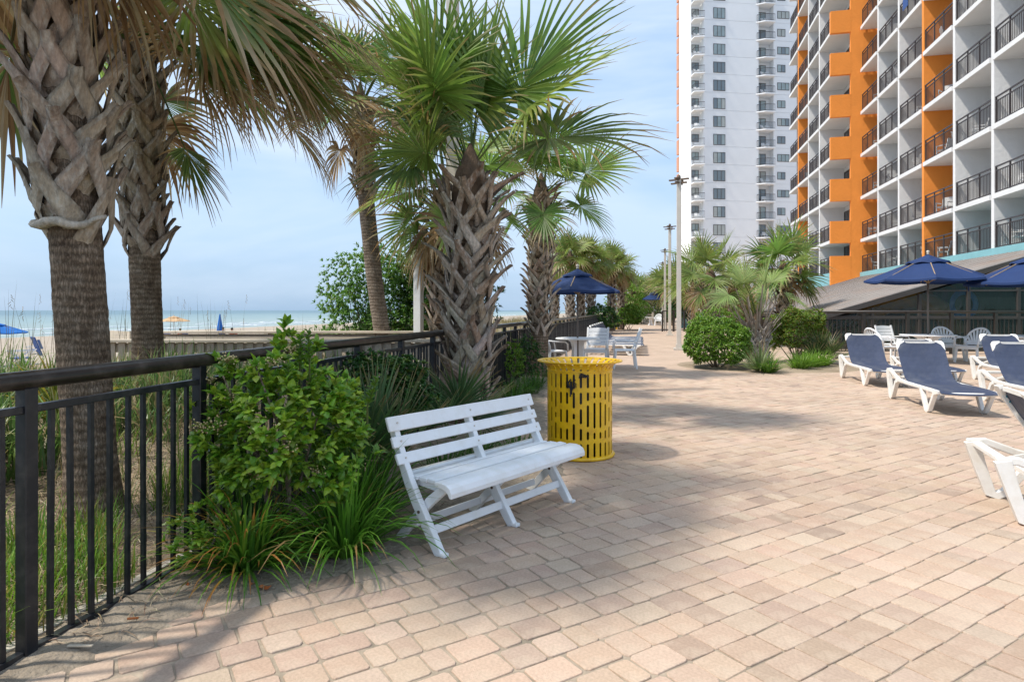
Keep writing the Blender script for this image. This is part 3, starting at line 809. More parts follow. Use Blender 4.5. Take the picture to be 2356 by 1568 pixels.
# far cross railing
for (lab, ua, ub, Yf, hh) in (('black picket fence across the far end of the promenade', 1452, 1522, 62, 1.05), ('dark railing behind the lamp posts near the tower', 1524, 1600, 40, 1.3)):
    A = Q(ua, 713, Yf); A.z = 0; B = Q(ub, 713, Yf); B.z = 0
    f4 = thing('far_railing', lab, 'railing', A)
    q = MB(); q.beam(A+UZ*hh, B+UZ*hh, .06, .06); q.build('top_rail', 'brownrail', f4)
    q = MB(); q.beam(A+UZ*.12, B+UZ*.12, .05, .05); q.build('bottom_rail', 'brownrail', f4)
    for i in range(4):
        p = A.lerp(B, i/3); q = MB(); q.beam(p, p+UZ*hh, .09, .09, up=(0,1,0)); q.build('post', 'brownrail', f4)
    q = MB(); n = int((B-A).length/.13)
    for i in range(n): p = A.lerp(B, i/n); q.beam(p, p+UZ*hh, .025, .025, up=(0,1,0))
    q.build('balusters', 'brownrail', f4, kind='stuff')
A = P(1462, 742); B = P(1502, 747)
f5 = thing('wooden_ramp_fence', 'tan wooden board fence of the far beach access ramp', 'fence', A)
for k in range(4):
    q = MB(); q.beam(A+UZ*(.2+.24*k), B+UZ*(.2+.24*k), .04, .16); q.build('board', 'wood', f5)
for k in range(3):
    p = A.lerp(B, k/2); q = MB(); q.beam(p, p+UZ*1.15, .14, .14, up=(0,1,0)); q.build('post', 'wood', f5)
w6 = thing('pool_wall', 'teal painted low wall behind the palms by the tower', 'wall', TW(50, 2, 0))
q = MB(); tbox(q, 50, 50.3, 2.0, 7.5, -.1, 1.15); q.build('wall_face', 'hotel_cyan', w6)

# ================================================================= BOARDWALK to the beach
bw = thing('boardwalk', 'weathered wooden boardwalk with plank sides crossing the dune', 'boardwalk', (-5, 9.2, 0))
def brail(Ya, Yb, xa, xb, ztop, zlow, boards, capw=.16, sparse=.14):
    A = Vector((xa, Ya, 0)); B = Vector((xb, Yb, 0))
    q = MB(); q.beam(A+UZ*ztop, B+UZ*ztop, capw, .04); bevel(q.build('cap_board', 'wood', bw), .004, 1)
    q = MB(); q.beam(A+UZ*(ztop-.10)+Vector((0,.03,0)), B+UZ*(ztop-.10)+Vector((0,.03,0)), .04, .13); q.build('rail_board', 'greywood', bw)
    q = MB(); q.beam(A+UZ*(zlow+.12)+Vector((0,.03,0)), B+UZ*(zlow+.12)+Vector((0,.03,0)), .04, .12); q.build('rail_board', 'greywood', bw)
    n = int((B-A).length/sparse)
    base = MB(); base.box(-.045, .045, -.0125, .0125, 0, 1); bme = base.mesh('board', 'greywood')
    for i in range(n):
        p = A.lerp(B, (i+.5)/n)
        if boards:
            o = inst('board', bme, bw, p+Vector((0,-.012,zlow))-Vector((-5,9.2,0)), scale=(rnd.uniform(.9,1.08),1,ztop-.022-zlow))
    k = int((B-A).length/1.6)
    for i in range(k+1):
        p = A.lerp(B, i/k); q = MB(); q.beam(p+Vector((0,.07,-.6)), p+Vector((0,.07,ztop-.021)), .10, .10, up=(0,1,0)); q.build('post', 'greywood', bw)
brail(9.0, 9.0, -5.9, -.85, .915, .35, True)
brail(11.4, 11.4, -6.4, -.3, .955, .45, False, capw=.2)
q = MB(); q.box(-6.3, -.9, 9.1, 11.3, .28, .34); q.build('deck_frame', 'greywood', bw)
q = MB(); q.box(-.07, .07, 0, 2.2, -.012, .012); dme = q.mesh('deck_plank', 'wood')
x = -6.3
while x < -.8: inst('deck_plank', dme, bw, (x+5, 9.1-9.2, .355)); x += .15
# long horizontal facing boards of the far side
for z in (.62, .80):
    q = MB(); q.beam((-6.2, 11.32, z), (-.35, 11.32, z), .03, .15); q.build('side_board', 'wood', bw)
# ramp box farther down the walk
bx_ = thing('wooden_ramp', 'pale new timber ramp wall at the sea end of the boardwalk', 'ramp', Q(290, 770, 12.5))
c = Q(255, 713, 12.6); d = Q(300, 713, 12.0); e = Q(330, 713, 13.2)
def wallseg(a, b, z0, z1, name='ramp_board'):
    n = 5
    for k in range(n):
        za = z0+(z1-z0)*k/n+.004; zb = z0+(z1-z0)*(k+1)/n-.004
        q = MB(); q.beam(Vector((a.x,a.y,(za+zb)/2)), Vector((b.x,b.y,(za+zb)/2)), .03, zb-za); q.build(name, 'wood', bx_)
wallseg(c, d, .55, .95); wallseg(d, e, .55, .96)
q = MB(); q.add([Vector((c.x,c.y,.55)),Vector((d.x,d.y,.55)),Vector((e.x,e.y,.55)),Vector((c.x,e.y+.6,.7))], [(0,1,2,3)]); q.build('ramp_floor', 'wood', bx_)

# ================================================================= LAMP POSTS AND POLES
def lamp_head(mb, c, z, sz=.42):
    for (dz, w, l_) in ((0, .16, sz), (.12, .18, sz*1.25)):
        for r in (R_(45)+.2, R_(-45)+.2):
            ax = Vector((cos(r), sin(r), 0)); ay = Vector((-sin(r), cos(r), 0))
            mb.obox((c.x, c.y, z+dz), ax, ay, UZ, l_, .05, .022)
lp = [(1562,805,'nearest square beige lamp post beside the round shrub'),(1541,772,'second beige lamp post, just behind the nearest one'),(1530,755.5,'third beige lamp post along the promenade'),(1524.5,746.5,'farthest slim lamp post beyond the third')]
for i, (u, v, lab) in enumerate(lp):
    p = P(u, v); t = thing('lamp_post', lab, 'lamp post', p, group='beige lamp posts along the promenade')
    q = MB(); q.beam(p, p+UZ*5.78, .15, .15, up=(SN,CN,0)); bevel(q.build('pole', 'pole', t), .01, 1)
    q = MB(); q.beam(p+UZ*.001, p+UZ*.07, .36, .36, up=(SN,CN,0)); q.build('base_plate', 'pole', t)
    q = MB(); q.beam(p+UZ*.07, p+UZ*.20, .21, .21, up=(SN,CN,0)); q.build('collar', 'pole', t)
    q = MB(); lamp_head(q, p, 5.66, .27); q.build('lamp_head', 'lampbrown', t)
    q = MB(); q.lathe([(.05,0),(.07,.05),(.05,.12),(.01,.14)], n=8, c=(p.x,p.y,5.80)); q.build('sensor_cap', 'lampbrown', t)
p = Vector((-.93, 9.9, .3)); t = thing('lamp_post', 'tall beige square pole rising behind the middle palm crown', 'lamp post', p)
q = MB(); q.beam(p, p+UZ*6.5, .17, .17, up=(SN,CN,0)); bevel(q.build('pole', 'pole', t), .01, 1)
q = MB(); q.beam(p, p+UZ*.08, .36, .36, up=(SN,CN,0)); q.build('base_plate', 'pole', t)
p = Q(963, 713, 10.6); p.z = .2; t = thing('white_post', 'short white square post with cap and shower head by the sea bushes', 'post', p)
zt = H+(HY-588)/F*10.6
q = MB(); q.beam(p, Vector((p.x,p.y,zt)), .13, .13, up=(.3,1,0)); bevel(q.build('post_shaft', 'white_plastic', t), .006, 1)
q = MB(); q.beam(Vector((p.x,p.y,zt)), Vector((p.x,p.y,zt+.05)), .17, .17, up=(.3,1,0)); q.beam(Vector((p.x,p.y,zt+.05)), Vector((p.x,p.y,zt+.08)), .13, .13, up=(.3,1,0)); q.build('cap', 'white_plastic', t)
q = MB(); q.lathe([(.03,0),(.06,.02),(.03,.06)], n=10, c=(p.x+.02,p.y-.10,zt-.22)); q.build('lamp_shade', 'white_plastic', t)
# orange and white pole beyond
p = Q(1343, 713, 46); p.z = 0; t = thing('striped_pole', 'orange and white pole among the palms behind the blue umbrella', 'pole', p)
q = MB(); q.tube([p, p+UZ*5.0], .10, n=8); q.build('pole_shaft', 'pole', t)
q = MB(); q.tube([p+UZ*4.3, p+UZ*5.3], .14, n=8); q.build('orange_band', 'hotel_orange', t)

# ================================================================= BENCH
X_, Y_, Z_ = Vector((1,0,0)), Vector((0,1,0)), Vector((0,0,1))
def ribbon(mb, pts, wid, y0, y1, col=None):
    """thick polyline in the local x-z plane, extruded from y0 to y1"""
    n = len(pts); Lf = []; Rt = []
    if not isinstance(wid, (list, tuple)): wid = [wid]*n
    for i, (x, z) in enumerate(pts):
        a = pts[max(i-1, 0)]; b = pts[min(i+1, n-1)]
        dx, dz = b[0]-a[0], b[1]-a[1]; l = math.hypot(dx, dz); nx, nz = -dz/l, dx/l
        w = wid[i]/2
        if 0 < i < n-1:   # mitre
            d1 = Vector((x-a[0], z-a[1])).normalized(); d2 = Vector((b[0]-x, b[1]-z)).normalized()
            k = 1/max(.5, math.sqrt(max(.01, (1+d1.dot(d2))/2))); w *= k
        Lf.append((x+nx*w, z+nz*w)); Rt.append((x-nx*w, z-nz*w))
    vs = []
    for y in (y0, y1):
        vs += [(x, y, z) for x, z in Lf]+[(x, y, z) for x, z in Rt]
    fs = []
    for i in range(n-1):
        a, b = i, i+1; c, d = n+i, n+i+1; m = 2*n
        fs += [(a, b, d, c), (m+a, m+c, m+d, m+b), (a, m+a, m+b, b), (c, d, m+d, m+c)]
    m = 2*n; fs += [(0, n, m+n, m), (n-1, m+n-1, m+2*n-1, 2*n-1)]
    mb.add(vs, fs, col)
def ribbon_yz(mb, pts, wid, x0, x1):
    t = MB(); ribbon(t, pts, wid, -x1, -x0)
    mb.add([(-y, x, z) for x, y, z in t.v], t.f)
bench = thing('bench', 'white folding slatted plastic bench standing half on the pavement', 'bench')
stile = [(0.0,.0),(.055,.075),(.12,.165),(.19,.265),(.25,.36),(.30,.455),(.345,.55),(.385,.64),(.42,.715)]
for x in (0.0, .63, 1.26):
    q = MB(); ribbon_yz(q, stile, [.055,.062,.066,.066,.062,.056,.052,.048,.045], x-.02, x+.02)
    q.box(x-.021, x+.021, -.045, .028, 0.0, .022); bevel(q.build('stile', 'bench_white', bench), .006, 2)
    q = MB(); ribbon_yz(q, [(.385,.0),(.27,.125),(.12,.27),(.0,.365)], [.05,.05,.055,.05], x+.024, x+.056)
    bevel(q.build('rear_leg', 'bench_white', bench), .005, 2)
    q = MB(); ribbon_yz(q, [(.30,.355),(.12,.352),(-.03,.360)], [.035,.055,.04], x+.058, x+.082)
    bevel(q.build('seat_bearer', 'bench_white', bench), .004, 1)
    q = MB(); q.tube([(x-.026,.155,.215),(x+.06,.155,.215)], .009, n=8); q.build('bolt', 'lampbrown', bench)
    q = MB(); q.tube([(x+.05,.02,.345),(x+.09,.02,.345)], .008, n=8); q.build('bolt', 'lampbrown', bench)
def slat(y, z, tilt, w, th, x0, x1, name):
    a = Vector((0, cos(tilt), sin(tilt))); b = Vector((0, -sin(tilt), cos(tilt)))
    q = MB(); q.obox(((x0+x1)/2, y, z), X_, a, b, (x1-x0)/2, w/2, th/2); bevel(q.build(name, 'bench_white', bench), .007, 3)
slat(.332, .390, -.16, .058, .026, .026, 1.30, 'seat_slat')
slat(.250, .382, -.05, .060, .026, .026, 1.305, 'seat_slat')
slat(.168, .384, .03, .060, .026, .022, 1.31, 'seat_slat')
slat(.087, .390, .06, .060, .026, .010, 1.315, 'seat_slat')
q = MB()   # broad rounded nose of the seat
prof = [(.034,.402),(-.02,.404),(-.055,.398),(-.082,.382),(-.096,.355),(-.094,.328),(-.078,.330),(-.066,.352),(-.03,.372),(.034,.376)]
q.add([(x, y, z) for x in (-.015, 1.32) for y, z in prof], [tuple(range(10)), tuple(reversed(range(10, 20)))]+[((i+1) % 10, i, 10+i, 10+(i+1) % 10) for i in range(10)])
bevel(q.build('front_slat', 'bench_white', bench), .004, 2)
slat(.298, .492, R_(64), .066, .022, -.06, 1.31, 'back_slat')
slat(.338, .583, R_(66), .066, .022, -.06, 1.31, 'back_slat')
slat(.374, .684, R_(68), .088, .022, -.065, 1.315, 'back_slat')
for (y, z, w, x0, x1) in ((.082, .118, .048, .0, 1.26), (.30, .095, .045, .03, 1.29)):
    q = MB(); q.obox((.64, y, z), X_, Vector((0, .25, .97)).normalized(), Vector((0, -.97, .25)).normalized(), .61, w/2, .009); bevel(q.build('stretcher', 'bench_white', bench), .003, 1)
for x in (0.0, .63, 1.26):
    for (y, z) in ((.287,.497),(.327,.588),(.362,.690)):
        q = MB(); q.tube([(x,y,z),(x,y-.004,z+.0015)], .006, n=8); q.build('screw', 'pole', bench)
place(bench, -.392, 3.475, 0, math.atan2(.777, .630))

# ================================================================= LITTER BINS
bin_ = thing('litter_bin', 'yellow slotted metal litter bin with flared rim behind the bench', 'litter bin')
NC = 30; R0 = .302
def bz(y): return .02+(1450-y)/1120*.77
PATc = {0: [(340,540),(580,740),(805,985),(1055,1210),(1255,1440)], 1: [(345,540),(580,795),(855,935),(990,1210),(1250,1440)],
        2: [(345,530),(580,740),(795,995),(1050,1210),(1250,1440)], 3: [(345,530),(578,695),(745,1035),(1088,1203),(1248,1438)],
        4: [(342,528),(574,664),(715,1055),(1104,1195),(1240,1432)]}
SEQ = [0,1,2,3,4,4,3,2,1,0]
q = MB(); n_ang = NC
half_slot = .30      # share of each pitch that is slot
for c in range(NC):
    a0 = 2*pi*c/NC; w = 2*pi/NC
    sa, sb = a0-w*.17, a0+w*.17
    ta, tb = sb, a0+w-w*.17
    def quad(a, b, z0, z1, n=1):
        for i in range(n):
            p, r = a+(b-a)*i/n, a+(b-a)*(i+1)/n
            v = []
            for rr in (R0, R0-.006):
                v += [(rr*cos(p), rr*sin(p), z0), (rr*cos(r), rr*sin(r), z0), (rr*cos(r), rr*sin(r), z1), (rr*cos(p), rr*sin(p), z1)]
            q.add(v, [(0,1,2,3), (7,6,5,4), (0,3,7,4), (1,5,6,2), (3,2,6,7), (0,4,5,1)])
    quad(ta, tb, .02, .80, 3)
    slots = sorted([(bz(b), bz(a)) for a, b in PATc[SEQ[c % 10]]])
    z = .02
    for s0_, s1_ in slots:
        if s0_ > z: quad(sa, sb, z, s0_)
        # rounded slot ends
        k = .012
        for (zz, sgn) in ((s0_, 1), (s1_, -1)):
            for (aa, bb) in ((sa, sa+(sb-sa)*.28), (sb-(sb-sa)*.28, sb)):
                quad(aa, bb, min(zz, zz+sgn*k*.6), max(zz, zz+sgn*k*.6))
        z = s1_
    quad(sa, sb, z, .80)
q.build('slotted_body', 'yellow', bin_)
q = MB()   # flaring slats
fl = [(R0,.795),(R0+.004,.82),(R0+.018,.843),(R0+.044,.861),(R0+.075,.870)]
for c in range(NC):
    a0 = 2*pi*c/NC; w = 2*pi/NC; ta, tb = a0+w*.17, a0+w*.83
    for i in range(4):
        (r1, z1), (r2, z2) = fl[i], fl[i+1]
        for dr, flip in ((0, False), (-.006, True)):
            v = [((r1+dr)*cos(ta), (r1+dr)*sin(ta), z1+dr*.3), ((r1+dr)*cos(tb), (r1+dr)*sin(tb), z1+dr*.3), ((r2+dr)*cos(tb), (r2+dr)*sin(tb), z2-dr), ((r2+dr)*cos(ta), (r2+dr)*sin(ta), z2-dr)]
            q.add(v, [(0,1,2,3)])
q.build('flared_slats', 'yellow', bin_)
q = MB(); rr = [(.372,.868),(.392,.872),(.398,.880),(.393,.887),(.372,.882),(.368,.875),(.372,.868)]; q.lathe(rr, n=48); q.build('rim', 'yellow', bin_, smooth=True)
q = MB(); rr = [(R0+.001,.792),(R0+.007,.795),(R0+.007,.805),(R0+.001,.808)]; q.lathe(rr, n=48); q.build('seam_ring', 'yellow', bin_)
q = MB(); rr = [(.30,.0),(.322,.004),(.328,.018),(.320,.030),(.303,.033)]; q.lathe(rr, n=48); q.build('base_ring', 'yellow', bin_, smooth=True)
q = MB(); rr = [(.0,.03),(.27,.03),(.278,.76),(.272,.765),(.262,.76)]; q.lathe(rr, n=32); q.build('liner', 'black', bin_, smooth=True)
bin2 = copy_tree(bin_)   # before the latch is added
place(bin2, *P(1425.5, 757.5)[:2], 0, .3, 'yellow slotted litter bin far off beside the distant palms and grass', scale=1.12)
q = MB()
for ang, z0, z1, w in ((R_(-112), .60, .715, .05), (R_(-104), .66, .70, .02), (R_(-117), .655, .70, .02)):
    c = Vector((cos(ang)*(R0+.012), sin(ang)*(R0+.012), (z0+z1)/2)); tg = Vector((-sin(ang), cos(ang), 0)); rd = Vector((cos(ang), sin(ang), 0))
    q.obox(c, tg, rd, Z_, w/2*.35, .008, (z1-z0)/2)
a = R_(-108); 
for (dz0, dz1, da0, da1) in ((.735,.70,-.07,-.16),(.735,.70,.05,.0),(.70,.655,-.16,-.1),(.705,.64,.04,-.04),(.65,.58,-.07,-.09)):
    A = Vector((cos(a+da0)*(R0+.02), sin(a+da0)*(R0+.02), dz0)); B = Vector((cos(a+da1)*(R0+.02), sin(a+da1)*(R0+.02), dz1)); q.tube([A, B], .0065, n=6)
q.build('latch', 'black', bin_)
q = MB()
a = R_(-91)
for (dz0, dz1, da0, da1) in ((.785,.765,-.10,.08),(.765,.745,.08,.12),(.78,.745,-.10,-.13),(.76,.755,-.05,.06)):
    A = Vector((cos(a+da0)*(R0+.015), sin(a+da0)*(R0+.015), dz0)); B = Vector((cos(a+da1)*(R0+.015), sin(a+da1)*(R0+.015), dz1)); q.tube([A, B], .0085, n=6)
q.build('strap', 'black', bin_)
place(bin_, .635, 5.93, 0, R_(2))

# ================================================================= LOUNGERS
def make_lounger(label, bs=0.0):
    t = thing('sun_lounger', label, 'sun lounger', group='white framed sun loungers with navy slings')
    for y in (0.0, .65):
        q = MB()
        ribbon(q, [(.02,.43),(.075,.22),(.13,.035),(.17,.02),(.22,.05),(.36,.27),(.42,.30)], [.09,.075,.06,.05,.05,.05,.05], y, y+.055)
        bevel(q.build('head_leg', 'white_lounger', t), .010, 2)
        q = MB(); ribbon(q, [(-.01,.425),(.10,.435),(.28,.365),(.46,.315),(.80,.305),(1.30,.305),(1.83,.30)], [.05,.055,.055,.055,.045,.045,.05], y+.004, y+.051)
        bevel(q.build('side_rail', 'white_lounger', t), .010, 2)
        q = MB(); ribbon(q, [(1.30,.30),(1.40,.12),(1.455,.03),(1.50,.015),(1.55,.04),(1.72,.27),(1.80,.295)], [.07,.06,.05,.05,.05,.05,.05], y+.001, y+.056)
        bevel(q.build('foot_leg', 'white_lounger', t), .010, 2)
    for x, z in ((.05,.415),(.44,.285),(1.46,.275),(1.82,.285)):
        q = MB(); q.box(x-.03, x+.03, .05, .655, z-.02, z+.02); bevel(q.build('cross_bar', 'white_lounger', t), .008, 1)
    def sheet(path, wfun, name, thick=.006):
        q = MB(); n = len(path); m = 6; vs = []
        for off in (0, -thick):
            for i, (x, z) in enumerate(path):
                s = i/(n-1); hw = wfun(s)
                for j in range(m+1):
                    y = .3525+hw*(2*j/m-1); sag = -.018*(1-(2*j/m-1)**2)
                    vs.append((x-sag*.0, y, z+sag+off))
        fs = []; k = n*(m+1)
        for i in range(n-1):
            for j in range(m):
                a = i*(m+1)+j; fs.append((a, a+m+1, a+m+2, a+1)); fs.append((k+a, k+a+1, k+a+m+2, k+a+m+1))
        for i in range(n-1):
            a = i*(m+1); fs += [(a, k+a, k+a+m+1, a+m+1), (a+m, a+2*m+1, k+a+2*m+1, k+a+m)]
        q.add(vs, fs); return q.build(name, 'sling', t, smooth=False)
    sheet([(.74-bs,.335),(.9-bs,.325),(1.1,.33),(1.35,.335),(1.6,.335),(1.83,.325),(1.87,.295)], lambda s: .315, 'seat_sling')
    bp = [(x-bs, z) for x, z in [(.75,.335),(.66,.37),(.58,.45),(.50,.55),(.43,.66),(.375,.76),(.335,.84),(.322,.875)]]
    sheet(bp, lambda s: .315 if s < .74 else .315-(s-.74)/.26*.10, 'back_sling')
    for y in (0.055, .62):
        q = MB(); ribbon(q, [(x-.012, z-.016) for x, z in bp], [.03]*8, y, y+.028); bevel(q.build('back_frame', 'white_lounger', t), .005, 1)
    for sg in (-1, 1):
        yc = .3525
        q = MB(); pts = [(.375,yc+sg*.322,.755),(.318,yc+sg*.322,.862),(.300,yc+sg*.295,.895),(.305,yc+sg*.205,.90),(.318,yc+sg*.205,.872),(.345,yc+sg*.27,.815)]
        v = [Vector((p[0]-bs, p[1], p[2])) for p in pts]; v2 = [p+Vector((-.03,0,-.012)) for p in v]
        q.add(v+v2, [tuple(range(6)), tuple(reversed(range(6,12)))]+[((i+1) % 6, i, 6+i, 6+(i+1) % 6) for i in range(6)])
        bevel(q.build('corner_cap', 'white_lounger', t), .006, 2)
    q = MB(); q.box(.30-bs,.325-bs,.16,.545,.855,.885); q.build('top_bar', 'white_lounger', t)
    q = MB()
    for y in (.16,.50): q.beam((.56-bs,y,.43), (.22-bs*.4,y,.34), .02, .03)
    q.beam((.22-bs*.4,.10,.34), (.22-bs*.4,.60,.34), .03, .03); q.build('back_prop', 'white_lounger', t)
    return t
LF = math.atan2(-.973, -.229)
def put_lounger(o, P1, ang, label=None):
    c, s = cos(ang), sin(ang)
    return place(o, P1[0]-.16*c, P1[1]-.16*s, 0, ang, label)
proto = make_lounger('navy and white sun lounger seen whole, in front of the large right parasol table')
put_lounger(proto, (5.80, 9.69), LF)
put_lounger(copy_tree(proto), (6.59, 12.65), LF+.02, 'navy sun lounger farthest left in the right group, next to the sandy bed')
o = copy_tree(proto); o.scale = (1,1,.86)
put_lounger(o, (7.92, 13.15), LF-.02, 'navy sun lounger whose backrest shows just above that of the open middle lounger')
put_lounger(copy_tree(proto), (9.02, 12.34), LF, 'navy sun lounger directly in front of the second white table at the right')
put_lounger(copy_tree(proto), (7.05, 9.45), LF+.03, 'navy sun lounger cut by the picture edge, right of the wholly visible one')
l5 = make_lounger('x', bs=.13)
ang5 = R_(-22)
# head end faces the viewer's left; left-handed offset so that the far leg stands at (3.48,4.55)
l5.scale = (1,1,.92)
put_lounger(l5, (3.23, 3.93), ang5, 'nearest sun lounger at the right edge, seen from behind its raised back')
# blue lacing on the near lounger back
q = MB()
for k in range(5):
    z = .42+.085*k; x = .62-.13-.058*k
    q.tube([(x-.03,.60,z),(x-.02,.66,z+.02),(x-.05,.60,z+.04),(x-.035,.665,z+.06)], .004, n=5)
MAT('cord_blue', base=(.02,.28,.38), rough=.6)
q.build('lacing', 'cord_blue', l5)
# row of loungers behind the left table
lfa = math.atan2(-.28, 1.0)
for k in range(6):
    o = copy_tree(proto)
    b = fpt(17.2+k*1.02, 0, .55)
    place(o, b.x, b.y, 0, lfa+rnd.uniform(-.05,.05), ['first', 'second', 'third', 'fourth', 'fifth', 'last'][k]+' sun lounger from the near end of the row against the beach railing')

# ================================================================= CHAIRS, TABLES, PARASOLS
def legs(t, mat, w, d, h, splay=.03, sz=.04):
    for sx in (-1, 1):
        for sy in (-1, 1):
            q = MB(); q.beam((sx*(w/2), sy*(d/2), h), (sx*(w/2+splay*.6), sy*(d/2+splay), 0), sz*1.35, sz, up=(0,1,0)); bevel(q.build('leg', mat, t), .006, 1)
def make_slat_chair(label):
    t = thing('plastic_armchair', label, 'chair')
    m = 'white_plastic'
    legs(t, m, .50, .42, .42, .05, .04)
    q = MB(); q.box(-.25,.25,-.23,.24,.405,.435); bevel(q.build('seat', m, t), .01, 2)
    q = MB(); q.box(-.26,.26,.225,.25,.345,.43); q.build('apron', m, t)
    for k in range(5):
        z = .50+.082*k; y = -.225-.028*k; zc = z+.036
        q = MB(); n = 5
        vs = []
        for j in range(n+1):
            x = -.225+.45*j/n; yy = y-.03*(1-(2*j/n-1)**2); ext = .02*(1-(2*j/n-1)**2) if k == 4 else 0
            vs += [(x,yy,z),(x,yy-.018,z),(x,yy-.024,z+.074+ext),(x,yy-.042,z+.074+ext)]
        fs = []
        for j in range(n):
            a = 4*j; b = a+4; fs += [(a,b,b+2,a+2),(a+1,a+3,b+3,b+1),(a+2,b+2,b+3,a+3),(a,a+1,b+1,b)]
        fs += [(0,2,3,1),(4*n,4*n+1,4*n+3,4*n+2)]
        q.add(vs, fs); q.build('back_slat', m, t)
    for sx in (-1, 1):
        q = MB(); q.beam((sx*.245,-.20,.40),(sx*.245,-.375,.93), .05, .03); bevel(q.build('back_post', m, t), .006, 1)
        q = MB(); q.tube([(sx*.265,-.27,.62),(sx*.285,-.05,.64),(sx*.285,.20,.64),(sx*.28,.25,.60),(sx*.27,.255,.42)], .024, n=8, squash=.6); q.build('armrest', m, t, smooth=True)
    return t
def make_fan_chair(label):
    t = thing('plastic_armchair', label, 'chair')
    m = 'white_plastic'
    legs(t, m, .48, .42, .42, .05, .04)
    q = MB(); q.box(-.26,.26,-.23,.24,.40,.43); bevel(q.build('seat', m, t), .015, 2)
    q = MB(); q.box(-.25,.25,.22,.245,.35,.41); q.build('apron', m, t)
    def bpnt(x, z):
        return Vector((x, -.20-.17*(z-.42)/.46-.05*(1-(x/.30)**2), z))
    pts = []
    for i in range(17):
        a = pi*i/16; pts.append(bpnt(.29*cos(a)*1.0, .55+.33*sin(a)))
    pts = [bpnt(.25,.43)]+pts+[bpnt(-.25,.43)]
    q = MB(); q.tube(pts, .026, n=8); q.build('back_rim', m, t, smooth=True)
    for k in range(9):
        f = k/8*2-1; a = pi/2-f*1.25
        top = bpnt(.27*cos(a), .55+.31*sin(a)) if True else None
        lo = bpnt(.17*f, .50)
        n = 5; q = MB(); P_ = [lo.lerp(top, i/n) for i in range(n+1)]
        for p_ in P_: p_.y = bpnt(p_.x, p_.z).y
        for i in range(n): q.beam(P_[i], P_[i+1], .012, .044-.0*i, up=(1,0,0))
        q.build('back_slat', m, t)
    q = MB(); P_ = [bpnt(-.25+.5*i/8, .50) for i in range(9)]; 
    for i in range(8): q.beam(P_[i], P_[i+1], .018, .10)
    q.build('back_band', m, t)
    for sx in (-1, 1):
        q = MB(); q.tube([(sx*.26,-.26,.66),(sx*.30,-.08,.64),(sx*.30,.16,.63),(sx*.29,.23,.58),(sx*.27,.25,.42)], .026, n=8, squash=.6); q.build('armrest', m, t, smooth=True)
    return t
def make_table(label, r=.5, h=.72):
    t = thing('round_table', label, 'table')
    q = MB(); q.lathe([(0,h-.03),(r-.04,h-.035),(r,h-.03),(r+.004,h-.012),(r-.008,h),(0,h)], n=36); q.build('table_top', 'white_plastic', t, smooth=False)
    for k in range(4):
        a = pi/4+k*pi/2; c, s = cos(a), sin(a)
        q = MB()
        pl_ = [(.05,.02),(.26,.02),(.27,.0),(.06,.0)]
        prof = [(.035,0),(.30,0),(.26,.06),(.17,.16),(.15,.5),(.19,.62),(.30,h-.036),(.035,h-.036)]
        q.prism(prof, Vector((c,s,0)), Z_, Vector((-s,c,0)), Vector((s*.015,-c*.015,0)), .03); bevel(q.build('leg', 'white_plastic', t), .006, 1)
    return t
